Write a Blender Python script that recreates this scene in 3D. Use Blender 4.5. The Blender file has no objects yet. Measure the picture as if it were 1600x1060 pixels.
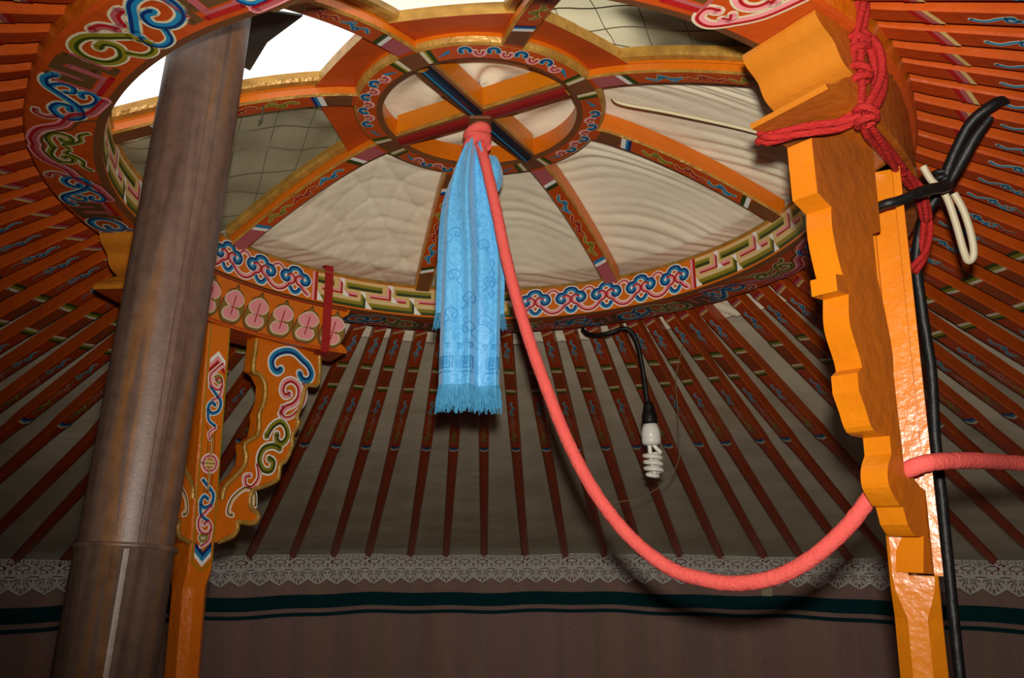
import bpy, math, random
from mathutils import Matrix, Vector
random.seed(7)
PI = math.pi
D2R = PI / 180
sc = bpy.context.scene
COL = sc.collection

# ------------------------------------------------------------------ camera
CF = Vector((0.0403, 0.9750, 0.2183)); CU = Vector((-0.0104, -0.2182, 0.9758))
CF.normalize(); CR = CF.cross(CU).normalized(); CU = CR.cross(CF)
CAM = Vector((0, -1.630, 1.62))
cd = bpy.data.cameras.new('camera'); cam = bpy.data.objects.new('camera', cd); COL.objects.link(cam)
cd.sensor_width = 36.0; cd.lens = 36.0 * 1314.16 / 1600; cd.clip_start = 0.02
cam.matrix_world = Matrix(((CR.x, CU.x, -CF.x, CAM.x), (CR.y, CU.y, -CF.y, CAM.y), (CR.z, CU.z, -CF.z, CAM.z), (0, 0, 0, 1)))
sc.camera = cam
# ------------------------------------------------------------------ world: bright overcast sky
wd = bpy.data.worlds.new('overcast_sky'); sc.world = wd; wd.use_nodes = True
bg = wd.node_tree.nodes['Background']; bg.inputs[0].default_value = (1, 0.985, 0.95, 1); bg.inputs[1].default_value = 1.25
# ------------------------------------------------------------------ the photographer's flash
fl = bpy.data.lights.new('camera_flash', 'SPOT'); flo = bpy.data.objects.new('camera_flash', fl); COL.objects.link(flo)
fl.energy = 117; fl.color = (1.0, 0.95, 0.87); fl.shadow_soft_size = 0.018
fl.spot_size = 100 * D2R; fl.spot_blend = 1.0
fpos = CAM + CU * 0.080 + CR * 0.012
fdir = (CF + CU * 0.08 + CR * 0.10).normalized()
flo.matrix_world = Matrix.Translation(fpos) @ fdir.to_track_quat('-Z', 'Y').to_matrix().to_4x4()
# ------------------------------------------------------------------ exposure
vs = sc.view_settings
vs.view_transform = 'Standard'; vs.look = 'None'; vs.gamma = 1; vs.use_curve_mapping = False
vs.exposure = 0.0

# ================================================================== helpers
def srgb(r, g, b):
    f = lambda c: (c / 255 / 12.92) if c / 255 <= 0.04045 else ((c / 255 + 0.055) / 1.055) ** 2.4
    return (f(r), f(g), f(b), 1)

def mat(name, col, rough=0.5, spec=0.5, var=0.0, vscale=8.0, col2=None, bump=0.0, bscale=60.0, stretch=(1, 1, 1), metal=0.0, coat=0.0):
    m = bpy.data.materials.new(name); m.use_nodes = True
    nt = m.node_tree; N = nt.nodes; L = nt.links
    b = N['Principled BSDF']
    b.inputs['Base Color'].default_value = col
    b.inputs['Roughness'].default_value = rough
    b.inputs['Specular IOR Level'].default_value = spec
    b.inputs['Metallic'].default_value = metal
    b.inputs['Coat Weight'].default_value = coat
    if var > 0 or bump > 0:
        tc = N.new('ShaderNodeTexCoord'); mp = N.new('ShaderNodeMapping')
        mp.inputs['Scale'].default_value = stretch
        L.new(tc.outputs['Object'], mp.inputs['Vector'])
    if var > 0:
        n1 = N.new('ShaderNodeTexNoise'); n1.inputs['Scale'].default_value = vscale; n1.inputs['Detail'].default_value = 6
        L.new(mp.outputs[0], n1.inputs['Vector'])
        rp = N.new('ShaderNodeValToRGB'); rp.color_ramp.elements[0].position = 0.35; rp.color_ramp.elements[1].position = 0.7
        L.new(n1.outputs['Fac'], rp.inputs['Fac'])
        mx = N.new('ShaderNodeMix'); mx.data_type = 'RGBA'
        c2 = col2 if col2 else tuple(c * 0.6 for c in col[:3]) + (1,)
        mx.inputs[6].default_value = col
        mx.inputs[7].default_value = tuple(col[i] + (c2[i] - col[i]) * var for i in range(3)) + (1,)
        L.new(rp.outputs[0], mx.inputs[0]); L.new(mx.outputs[2], b.inputs['Base Color'])
    if bump > 0:
        n2 = N.new('ShaderNodeTexNoise'); n2.inputs['Scale'].default_value = bscale; n2.inputs['Detail'].default_value = 3
        L.new(mp.outputs[0], n2.inputs['Vector'])
        bp = N.new('ShaderNodeBump'); bp.inputs['Strength'].default_value = bump; bp.inputs['Distance'].default_value = 0.01
        L.new(n2.outputs['Fac'], bp.inputs['Height']); L.new(bp.outputs[0], b.inputs['Normal'])
    return m

ORANGE = mat('orange_gloss_paint', srgb(208, 106, 14), 0.3, 0.5, 0.35, 5, srgb(172, 78, 10), 0.25, 55)
YELLOW = mat('amber_gloss_paint', srgb(204, 117, 15), 0.27, 0.32, 0.5, 7, srgb(180, 94, 12), 0.14, 70)
CAPY = mat('ochre_gloss_paint', srgb(182, 110, 30), 0.28, 0.5, 0.5, 7, srgb(176, 96, 16), 0.14, 70)
WORN_SHADED = mat('worn_shaded_amber_paint', srgb(172, 88, 14), 0.36, 0.5, 0.8, 5, srgb(124, 66, 28), 0.3, 45)  # worn amber, also darkened to paint in the grazing flash on side faces
ROSE = mat('shaded_red_orange_pole_paint', srgb(168, 58, 14), 0.42, 0.45, 0.5, 9, srgb(126, 40, 10), 0.2, 50)  # pole undersides: shade from the grazing flash painted into the tone
PLAINP = mat('dimmed_lower_pole_paint', srgb(166, 60, 14), 0.42, 0.4, 0.5, 9, srgb(132, 44, 10), 0.2, 50)  # lower pole: same paint, weaker light put into a darker tone
ROAM = mat('orange_pole_side_paint', srgb(186, 76, 12), 0.42, 0.45, 0.6, 9, srgb(150, 56, 8), 0.2, 50)
RUST = mat('rust_orange_paint', srgb(184, 72, 18), 0.42, 0.4, 0.4, 8, srgb(140, 48, 12), 0.2, 40)
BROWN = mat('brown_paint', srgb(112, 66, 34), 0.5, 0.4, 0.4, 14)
GOLD = mat('gold_paint', srgb(186, 140, 60), 0.38, 0.5, 0.5, 40, srgb(110, 66, 20), 0.3, 80, metal=0.25)
CREAM = mat('cream_line_paint', srgb(206, 192, 158), 0.5, 0.4)
WHITE = mat('white_line_paint', srgb(225, 222, 214), 0.5, 0.4)
BLUE = mat('cyan_blue_paint', srgb(28, 122, 164), 0.45, 0.4)
NAVY = mat('navy_paint', srgb(16, 44, 96), 0.45, 0.4)
PINK = mat('pink_paint', srgb(222, 140, 142), 0.45, 0.4)
CRIM = mat('crimson_paint', srgb(160, 24, 24), 0.45, 0.4)
MAUVE = mat('mauve_paint', srgb(168, 84, 86), 0.45, 0.4)
OLIVE = mat('olive_paint', srgb(128, 118, 26), 0.45, 0.4)
DOLIVE = mat('dark_green_paint', srgb(48, 60, 16), 0.45, 0.4)
TAN = mat('tan_paint', srgb(206, 172, 108), 0.45, 0.4)
FRET = mat('umber_paint', srgb(92, 62, 30), 0.5, 0.4)
BLACKP = mat('black_gloss_paint', srgb(22, 24, 34), 0.3, 0.5)
MAROON = mat('maroon_gloss_paint', srgb(120, 26, 22), 0.3, 0.5)
REDCORD = mat('red_cotton_cord', srgb(172, 30, 26), 0.7, 0.3, 0.4, 60, srgb(120, 14, 14), 0.6, 140, (1, 1, 4))
CORAL = mat('coral_red_cloth', srgb(220, 92, 84), 0.85, 0.15, 0.35, 40, srgb(204, 72, 68), 0.3, 160)
RUBBER = mat('black_rubber', srgb(16, 16, 15), 0.5, 0.35, 0, 8, None, 0.2, 60)
WIRE = mat('white_plastic_wire', srgb(184, 172, 142), 0.5, 0.4)
BULBW = mat('white_lamp_plastic', srgb(235, 232, 222), 0.3, 0.5)
TUBE = mat('frosted_lamp_tube', srgb(238, 234, 220), 0.25, 0.5)
BRASS = mat('old_brass', srgb(170, 130, 60), 0.4, 0.5, metal=0.8)
STEEL = mat('old_steel', srgb(90, 84, 74), 0.5, 0.5, metal=0.6)
STRING = mat('grey_string', srgb(120, 104, 80), 0.8, 0.2)
CORDW = mat('cream_cord', srgb(214, 200, 160), 0.7, 0.2)
TEAL = mat('dark_teal_band', srgb(10, 62, 66), 0.85, 0.1, 0.3, 20)
LACE = mat('white_lace', srgb(240, 236, 226), 0.9, 0.1, 0.25, 90, srgb(168, 160, 146), 0.4, 260)
FLOORM = mat('floor_boards', srgb(110, 66, 40), 0.6, 0.3, 0.5, 5)
TAGM = mat('beige_tag', srgb(196, 184, 150), 0.7, 0.2)
DARKSHEET = mat('dark_flashing', srgb(44, 44, 42), 0.55, 0.4, 0.4, 10)
LEAFM = mat('dry_leaf', srgb(86, 52, 30), 0.8, 0.2)
SILKD = mat('blue_silk_figure', srgb(58, 140, 196), 0.45, 0.4)
FRINGE = mat('blue_silk_thread', srgb(66, 148, 188), 0.5, 0.4)

def cloth_mat(name, c1, c2, trans=0.0, scale=6, bump=0.3, bscale=18, stretch=(1, 1, 1)):
    m = mat(name, c1, 0.9, 0.1, 1.0, scale, c2, bump, bscale, stretch)
    if trans > 0:
        nt = m.node_tree; N = nt.nodes; L = nt.links
        tr = N.new('ShaderNodeBsdfTranslucent'); mx = N.new('ShaderNodeMixShader'); mx.inputs[0].default_value = trans
        b = N['Principled BSDF']
        tr.inputs[0].default_value = c1
        L.new(b.outputs[0], mx.inputs[1]); L.new(tr.outputs[0], mx.inputs[2])
        L.new(mx.outputs[0], N['Material Output'].inputs[0])
    return m

ROOFCLOTH = cloth_mat('roof_canvas', srgb(214, 201, 174), srgb(192, 178, 150), 0, 4, 0.35, 9, (1, 1, 4))
WHITECLOTH = cloth_mat('white_cotton', srgb(238, 226, 198), srgb(222, 208, 178), 0, 5, 0.25, 30)
QUILT = cloth_mat('quilted_canvas', srgb(176, 168, 142), srgb(140, 130, 104), 0.35, 5, 0.4, 14)
THINQUILT = cloth_mat('thin_quilted_canvas', srgb(232, 226, 204), srgb(196, 186, 156), 0.8, 5, 0.4, 14)

def wall_cloth():
    m = bpy.data.materials.new('printed_wall_cloth'); m.use_nodes = True
    nt = m.node_tree; N = nt.nodes; L = nt.links; b = N['Principled BSDF']
    b.inputs['Roughness'].default_value = 0.9; b.inputs['Specular IOR Level'].default_value = 0.1
    tc = N.new('ShaderNodeTexCoord'); mp = N.new('ShaderNodeMapping'); mp.inputs['Scale'].default_value = (1, 1, 0.45)
    L.new(tc.outputs['Object'], mp.inputs[0])
    v = N.new('ShaderNodeTexVoronoi'); v.inputs['Scale'].default_value = 62
    L.new(mp.outputs[0], v.inputs['Vector'])
    r = N.new('ShaderNodeValToRGB'); r.color_ramp.elements[0].position = 0.10; r.color_ramp.elements[1].position = 0.22
    r.color_ramp.elements[0].color = srgb(150, 136, 110); r.color_ramp.elements[1].color = srgb(196, 146, 126)
    L.new(v.outputs['Distance'], r.inputs[0])
    n = N.new('ShaderNodeTexNoise'); n.inputs['Scale'].default_value = 3.0
    mp2 = N.new('ShaderNodeMapping'); mp2.inputs['Scale'].default_value = (3, 3, 0.2); L.new(tc.outputs['Object'], mp2.inputs[0]); L.new(mp2.outputs[0], n.inputs['Vector'])
    mx = N.new('ShaderNodeMix'); mx.data_type = 'RGBA'; mx.blend_type = 'MULTIPLY'; mx.inputs[0].default_value = 0.5
    L.new(r.outputs[0], mx.inputs[6]); L.new(n.outputs['Color'], mx.inputs[7]); 
    hs = N.new('ShaderNodeHueSaturation'); hs.inputs['Saturation'].default_value = 0.8; hs.inputs['Value'].default_value = 1.0
    L.new(mx.outputs[2], hs.inputs['Color']); L.new(hs.outputs[0], b.inputs['Base Color'])
    bp = N.new('ShaderNodeBump'); bp.inputs['Strength'].default_value = 0.5; bp.inputs['Distance'].default_value = 0.02
    L.new(n.outputs['Fac'], bp.inputs['Height']); L.new(bp.outputs[0], b.inputs['Normal'])
    return m
WALLCLOTH = wall_cloth()

def pipe_mat():
    m = bpy.data.materials.new('weathered_stove_pipe_steel'); m.use_nodes = True
    nt = m.node_tree; N = nt.nodes; L = nt.links; b = N['Principled BSDF']
    b.inputs['Roughness'].default_value = 0.46; b.inputs['Specular IOR Level'].default_value = 0.45; b.inputs['Metallic'].default_value = 0.1
    tc = N.new('ShaderNodeTexCoord'); mp = N.new('ShaderNodeMapping'); mp.inputs['Scale'].default_value = (34, 34, 1.6)
    L.new(tc.outputs['Object'], mp.inputs[0])
    n = N.new('ShaderNodeTexNoise'); n.inputs['Scale'].default_value = 1.0; n.inputs['Detail'].default_value = 5; n.inputs['Distortion'].default_value = 0.6
    L.new(mp.outputs[0], n.inputs['Vector'])
    r = N.new('ShaderNodeValToRGB'); e = r.color_ramp.elements
    e[0].position = 0.32; e[0].color = srgb(70, 50, 41); e[1].position = 0.5; e[1].color = srgb(92, 71, 59)
    a = e.new(0.62); a.color = srgb(106, 70, 38); a2 = e.new(0.66); a2.color = srgb(80, 60, 50)
    L.new(n.outputs['Fac'], r.inputs[0])
    n3 = N.new('ShaderNodeTexNoise'); n3.inputs['Scale'].default_value = 60; n3.inputs['Detail'].default_value = 8
    L.new(tc.outputs['Object'], n3.inputs['Vector'])
    mx = N.new('ShaderNodeMix'); mx.data_type = 'RGBA'; mx.blend_type = 'OVERLAY'; mx.inputs[0].default_value = 0.45
    L.new(r.outputs[0], mx.inputs[6]); L.new(n3.outputs['Fac'], mx.inputs[7]); L.new(mx.outputs[2], b.inputs['Base Color'])
    n2 = N.new('ShaderNodeTexNoise'); n2.inputs['Scale'].default_value = 240; L.new(tc.outputs['Object'], n2.inputs['Vector'])
    bp = N.new('ShaderNodeBump'); bp.inputs['Strength'].default_value = 0.12; bp.inputs['Distance'].default_value = 0.002
    L.new(n2.outputs['Fac'], bp.inputs['Height']); L.new(bp.outputs[0], b.inputs['Normal'])
    return m
PIPE = pipe_mat()

def silk_mat():
    m = bpy.data.materials.new('blue_damask_silk'); m.use_nodes = True
    nt = m.node_tree; N = nt.nodes; L = nt.links; b = N['Principled BSDF']
    b.inputs['Roughness'].default_value = 0.42; b.inputs['Specular IOR Level'].default_value = 0.5
    b.inputs['Sheen Weight'].default_value = 0.3
    tc = N.new('ShaderNodeTexCoord')
    n = N.new('ShaderNodeTexNoise'); n.inputs['Scale'].default_value = 26; n.inputs['Detail'].default_value = 1.5; n.inputs['Distortion'].default_value = 2.5
    L.new(tc.outputs['Object'], n.inputs['Vector'])
    r = N.new('ShaderNodeValToRGB'); e = r.color_ramp.elements
    base = srgb(94, 176, 226)
    e[0].position = 0.44; e[0].color = base; e[1].position = 0.56; e[1].color = base
    a = e.new(0.485); a.color = srgb(76, 160, 214); a2 = e.new(0.515); a2.color = srgb(76, 160, 214)
    L.new(n.outputs['Fac'], r.inputs[0]); L.new(r.outputs[0], b.inputs['Base Color'])
    w = N.new('ShaderNodeTexNoise'); w.inputs['Scale'].default_value = 320; L.new(tc.outputs['Object'], w.inputs['Vector'])
    bp = N.new('ShaderNodeBump'); bp.inputs['Strength'].default_value = 0.3; bp.inputs['Distance'].default_value = 0.002
    L.new(w.outputs['Fac'], bp.inputs['Height']); L.new(bp.outputs[0], b.inputs['Normal'])
    return m
SILK = silk_mat()

def plastic_mat():
    m = bpy.data.materials.new('clear_plastic_sheet'); m.use_nodes = True
    nt = m.node_tree; N = nt.nodes; L = nt.links
    t = N.new('ShaderNodeBsdfTransparent'); t.inputs[0].default_value = (0.97, 0.95, 0.88, 1)
    g = N.new('ShaderNodeBsdfGlossy'); g.inputs['Roughness'].default_value = 0.2
    mx = N.new('ShaderNodeMixShader'); mx.inputs[0].default_value = 0.04
    L.new(t.outputs[0], mx.inputs[1]); L.new(g.outputs[0], mx.inputs[2]); L.new(mx.outputs[0], N['Material Output'].inputs[0])
    return m
PLASTIC = plastic_mat()

class MB:
    def __init__(s): s.v = []; s.f = []; s.m = []; s.mats = []; s.s = []
    def mi(s, m):
        if m not in s.mats: s.mats.append(m)
        return s.mats.index(m)
    def add(s, vs, fs, m, smooth=False):
        o = len(s.v); i = s.mi(m)
        s.v += [tuple(x) for x in vs]
        for f in fs: s.f.append(tuple(a + o for a in f)); s.m.append(i); s.s.append(smooth)
    def grid(s, rows, m, smooth=True, cu=False, cv=False):
        a = len(rows); b = len(rows[0]); fs = []
        for i in range(a if cv else a - 1):
            for j in range(b if cu else b - 1):
                fs.append((i * b + j, i * b + (j + 1) % b, ((i + 1) % a) * b + (j + 1) % b, ((i + 1) % a) * b + j))
        s.add([p for r in rows for p in r], fs, m, smooth)
    def loft(s, rings, m, smooth=False, caps=True):
        n = len(rings[0]); s.grid(rings, m, smooth, cu=True)
        if caps: s.add(rings[0], [tuple(range(n))[::-1]], m); s.add(rings[-1], [tuple(range(n))], m)
    def box(s, x0, x1, y0, y1, z0, z1, m, bev=0.0):
        if bev <= 0:
            s.loft([[(x0, y0, z), (x1, y0, z), (x1, y1, z), (x0, y1, z)] for z in (z0, z1)], m); return
        b = bev
        def ring(z, i): return [(x0 + b, y0 + i, z), (x1 - b, y0 + i, z), (x1 - i, y0 + b, z), (x1 - i, y1 - b, z), (x1 - b, y1 - i, z), (x0 + b, y1 - i, z), (x0 + i, y1 - b, z), (x0 + i, y0 + b, z)]
        s.loft([ring(z0, b), ring(z0 + b, 0), ring(z1 - b, 0), ring(z1, b)], m)
    def prism(s, poly, fa, fb, m, m2=None):  # poly in 2D, fa/fb map to the two faces
        n = len(poly); A = [fa(*p) for p in poly]; B = [fb(*p) for p in poly]
        s.add(A, [tuple(range(n))[::-1]], m); s.add(B, [tuple(range(n))], m)
        s.add(A + B, [(i, (i + 1) % n, n + (i + 1) % n, n + i) for i in range(n)], m2 or m)
    def tube(s, pts, r, m, n=10, smooth=True, rad=None, twist=0.0, caps=True):
        P = [Vector(p) for p in pts]; rings = []; up = None
        for i, p in enumerate(P):
            t = (P[min(i + 1, len(P) - 1)] - P[max(i - 1, 0)]).normalized()
            if up is None:
                up = Vector((0, 0, 1)) if abs(t.z) < 0.9 else Vector((1, 0, 0))
            up = (up - t * up.dot(t)).normalized(); q = t.cross(up)
            ri = rad(i / (len(P) - 1)) if rad else r
            rings.append([p + (up * math.cos(a) + q * math.sin(a)) * ri for a in [2 * PI * k / n for k in range(n)]])
        s.loft(rings, m, smooth, caps)
    def lathe(s, prof, m, n=24, smooth=True, ax=Vector((0, 0, 0)), caps=True):
        s.loft([[(ax.x + r * math.cos(2 * PI * k / n), ax.y + r * math.sin(2 * PI * k / n), ax.z + z) for k in range(n)] for r, z in prof], m, smooth, caps)
    def build(s, name, parent=None, loc=None):
        me = bpy.data.meshes.new(name); me.from_pydata(s.v, [], s.f)
        for m in s.mats: me.materials.append(m)
        me.polygons.foreach_set('material_index', s.m); me.polygons.foreach_set('use_smooth', s.s); me.update()
        o = bpy.data.objects.new(name, me); COL.objects.link(o)
        if parent: o.parent = parent
        if loc: o.location = loc
        return o

def tag(o, label=None, cat=None, group=None, kind=None):
    if label: o['label'] = label
    if cat: o['category'] = cat
    if group: o['group'] = group
    if kind: o['kind'] = kind
    return o
def empty(name, M=None, parent=None):
    o = bpy.data.objects.new(name, None); COL.objects.link(o); o.empty_display_size = 0.1
    if M is not None: o.matrix_world = M
    return o
def smooth(pts, n=6, closed=False):
    P = [Vector(p) for p in pts]; out = []; N = len(P)
    rng = range(N) if closed else range(N - 1)
    for i in rng:
        a = P[(i - 1) % N] if closed or i > 0 else P[0]; b = P[i]; c = P[(i + 1) % N]; d = P[(i + 2) % N] if closed or i + 2 < N else P[-1]
        for k in range(n):
            t = k / n
            out.append(0.5 * ((2 * b) + (c - a) * t + (2 * a - 5 * b + 4 * c - d) * t * t + (3 * b - a - 3 * c + d) * t ** 3))
    if not closed: out.append(P[-1])
    return out
# ---- painted decoration: thin paint films laid on a surface map mp(u, v, h) -> point
def ribbon(mb, pts, w, mp, h, m, taper=False, off=0.0):
    P = [Vector((p[0], p[1])) for p in pts]; A = []; B = []
    n = len(P)
    for i in range(n):
        if i == 0: t = P[1] - P[0]
        elif i == n - 1: t = P[-1] - P[-2]
        else: t = (P[i + 1] - P[i]).normalized() + (P[i] - P[i - 1]).normalized()
        t = t.normalized() if t.length > 1e-9 else Vector((1, 0)); q = Vector((-t.y, t.x)); k = 1.0
        if 0 < i < n - 1:
            c = t.dot((P[i + 1] - P[i]).normalized()); k = min(1.6, 1 / max(c, 0.5))
        ww = w / 2 * k
        if taper: ww *= 0.35 + 0.65 * math.sin(PI * min(1, 0.12 + i / (n - 1) * 0.88)) if taper == 2 else (1 - 0.65 * i / (n - 1))
        A.append(mp(*(P[i] + q * (ww + off)), h)); B.append(mp(*(P[i] - q * (ww - off)), h))
    mb.add(A + B, [(i, i + 1, n + i + 1, n + i) for i in range(n - 1)], m)
    for e in (0, n - 1):                      # round ends
        if w > 0 and not taper:
            c = P[e] + (Vector((-(P[1] - P[0]).normalized().y, (P[1] - P[0]).normalized().x)) if e == 0 else Vector((-(P[-1] - P[-2]).normalized().y, (P[-1] - P[-2]).normalized().x))) * off
            mb.add([mp(c.x + w / 2 * math.cos(a), c.y + w / 2 * math.sin(a), h) for a in [2 * PI * k / 8 for k in range(8)]], [tuple(range(8))], m)
def fill(mb, pts, mp, h, m):
    mb.add([mp(p[0], p[1], h) for p in pts], [tuple(range(len(pts)))], m)
def stroke(mb, pts, w, mp, main, dark, line=CREAM, h=0.0004, taper=False, lw=0.28):
    ribbon(mb, pts, w * (1 + 2 * lw), mp, h, line, taper)
    ribbon(mb, pts, w, mp, h * 2, main, taper)
    if dark: ribbon(mb, pts, w * 0.38, mp, h * 3, dark, taper, off=w * 0.22)
def spiral(cx, cy, r0, r1, a0, turns, n=26):
    return [(cx + (r0 + (r1 - r0) * k / n) * math.cos(a0 + turns * 2 * PI * k / n), cy + (r0 + (r1 - r0) * k / n) * math.sin(a0 + turns * 2 * PI * k / n)) for k in range(n + 1)]
def xf(pts, sx, sy, ox, oy): return [(p[0] * sx + ox, p[1] * sy + oy) for p in pts]

# ================================================================== frames
M3 = Matrix(((1, 0.0002, -0.0033), (0, 0.9983, 0.0580), (0.0033, -0.0580, 0.9983)))
CROWN = Matrix.Translation((0, 0, 1.62 + 0.6147)) @ M3.to_4x4()       # crown base plane, tilted a little
RI, RO, RH = 0.70, 0.8168, 0.095
ZH, HO, HI = 0.233, 0.260, 0.205

# ================================================================== the setting
f_ = MB(); f_.lathe([(2.93, -0.04), (2.93, 0.0)], FLOORM, 64, False); tag(f_.build('floor'), kind='structure')
WX = 0.107                                                            # the wall circle sits a little off the crown's axis
def wallp(a, r, z): return (WX + r * math.cos(a), r * math.sin(a), z)
wb = MB(); rows = []
for z in (0, 0.5, 1.0, 1.2, 1.36, 1.46):
    rows.append([wallp(2 * PI * k / 360, 2.93 + 0.006 * math.sin(k * 0.9) + 0.004 * math.sin(k * 2.3 + z), z) for k in range(360)])
wb.grid(rows, WALLCLOTH, True, cu=True)
rows = [[wallp(2 * PI * k / 90, 3.03, z) for k in range(90)] for z in (0, 1.56)]
wb.grid(rows, ROOFCLOTH, True, cu=True)
wall = tag(wb.build('wall_back'), kind='structure')
def band(z0, z1, r, m, name):
    b = MB(); rows = []
    for i in range(2):
        rows.append([wallp((10 + k * 0.8) * D2R, r, (z0, z1)[i] + 0.004 * math.sin(k * 0.23) + 0.003 * math.sin(k * 0.61)) for k in range(205)])
    rows += [[(p[0] * 1.002, p[1] * 1.002, p[2]) for p in rows[1]], [(p[0] * 1.002, p[1] * 1.002, p[2]) for p in rows[0]]]
    b.grid(rows, m, False, cv=True)
    return b.build(name, wall)
band(1.228, 1.292, 2.905, TEAL, 'teal_band')
band(1.190, 1.207, 2.905, TEAL, 'teal_band')

# ceiling canvas: from the crown's outer edge down to the wall top
def cr(p): return CROWN @ Vector(p)
cm = MB(); rows = []
for i in range(15):
    t = i / 14; row = []
    for k in range(264):
        a = 2 * PI * k / 264
        top = cr((0.80 * math.cos(a), 0.80 * math.sin(a), 0.113)); bot = Vector(wallp(a, 3.045, 1.468))
        p = top.lerp(bot, t); p.z += 0.010 * math.sin(a * 44) * math.sin(PI * t) + 0.006 * math.sin(t * 40 + 3 * math.sin(a * 5))
        row.append(p)
    rows.append(row)
cm.grid(rows, ROOFCLOTH, True, cu=True)
ceil = tag(cm.build('ceiling'), kind='structure')

# roof poles: one mesh with its painted ornament, shared by every pole
PL = 2.26
def pole_mesh():
    mb = MB(); rings = []
    def sec(x, w, h, c):
        w /= 2; h /= 2
        return [(x, -w + c, -h), (x, w - c, -h), (x, w, -h + c), (x, w, h - c), (x, w - c, h), (x, -w + c, h), (x, -w, h - c), (x, -w, -h + c)]
    for x, w, h, c in ((0, .032, .032, .003), (.04, .035, .036, .003), (.5, .037, .036, .003), (.90, .038, .036, .004), (.98, .038, .036, .010), (PL, .036, .034, .010)):
        rings.append(sec(x, w, h, c))
    n = 8
    for i in range(len(rings) - 1):
        for j in range(n):
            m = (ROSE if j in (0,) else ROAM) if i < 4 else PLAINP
            mb.add([rings[i][j], rings[i][(j + 1) % n], rings[i + 1][(j + 1) % n], rings[i + 1][j]], [(0, 1, 2, 3)], m)
    mb.add(rings[0], [tuple(range(n))[::-1]], ROAM); mb.add(rings[-1], [tuple(range(n))], ROAM)
    mp = lambda u, v, h: (u * .82, v * .78, -0.0180 - 0.0006 - h)
    def stripe(x, w, m, sl=0.0, h=0):
        fill(mb, [(x, -.021), (x + w, -.021), (x + w + sl, .021), (x + sl, .021)], mp, h, m)
    for k, m in enumerate((CRIM, MAUVE, TAN)): stripe(0.080 + k * 0.0105, 0.0095, m, 0.024)
    def motif(x, s, c1, c2, kind=0):
        w = 0.006
        stroke(mb, smooth([(x, 0.0), (x + .02 * s, .006), (x + .045 * s, -.006), (x + .07 * s, .004), (x + .085 * s, .012)], 3), w, mp, c1, None, CREAM if kind == 0 else None or TAN)
        stroke(mb, spiral(x + .055 * s, -.004, .012, .004, 0.3, 0.9, 9), w * .8, mp, c1, c2, TAN)
        stroke(mb, spiral(x + .095 * s, .003, .013, .004, 3.6, -1.0, 9), w * .8, mp, c1 if kind == 0 else c2, None, TAN)
        stroke(mb, smooth([(x + .1 * s, -.008), (x + .125 * s, .006), (x + .15 * s, 0.0)], 3), w * .6, mp, c2, None, TAN)
    def bars(x, flip=1):
        for k, m in enumerate((DOLIVE, OLIVE, CREAM) if flip > 0 else (CREAM, OLIVE, DOLIVE)): stripe(x + k * .013, .0125, m)
    motif(0.17, 1.0, BLUE, NAVY)
    bars(0.36); bars(0.53, -1)
    for k in range(8):
        stripe(0.41 + k * .014, .003, FRET, 0.02); stripe(0.41 + k * .014, .003, FRET, -0.02, .0001)
    motif(0.64, 1.1, BLUE, DOLIVE); motif(0.79, 0.9, MAUVE, CRIM, 1); motif(0.91, 0.9, OLIVE, DOLIVE, 1)
    for k, m in enumerate((NAVY, BLUE, CREAM)):
        x = 1.07 + k * .014
        fill(mb, [(x, -.021), (x + .013, -.021), (x + .028, 0), (x + .013, .021), (x, .021), (x + .015, 0)], mp, 0, m)
    return mb
pole0 = pole_mesh().build('roof_pole', ceil)
ring_a = [80.6, 76.2, 71.8, 67.5, 63.1, 59.4, 55.7, 51.9, 48.6, 45.0, 37.4, 32.6, 28.6]
while len(ring_a) < 44: ring_a.append(ring_a[-1] - 4.14)
wall_a = [83.05 - 3.97 * k for k in range(44)]
for k in range(1, 44): ring_a.append(80.6 + 4.12 * k); wall_a.append(83.05 + 3.97 * k)
for k, (ra, wa) in enumerate(zip(ring_a, wall_a)):
    o = pole0 if k == 0 else pole0.copy()
    if k: COL.objects.link(o); o.parent = ceil
    ja, jw = (random.uniform(-.4, .4), random.uniform(-.35, .35))
    p0 = cr((0.812 * math.cos((ra + ja) * D2R), 0.812 * math.sin((ra + ja) * D2R), 0.058)); p1 = Vector(wallp((wa + jw) * D2R, 2.905, 1.452))
    x = (p1 - p0).normalized(); y = Vector((0, 0, 1)).cross(x).normalized(); z = x.cross(y)
    y2 = y * math.cos(.05 * (k % 3 - 1)) + z * math.sin(.05 * (k % 3 - 1)); z = x.cross(y2); s = (p1 - p0).length / PL
    o.matrix_world = Matrix(((x.x * s, y2.x, z.x, p0.x), (x.y * s, y2.y, z.y, p0.y), (x.z * s, y2.z, z.z, p0.z), (0, 0, 0, 1)))

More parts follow.
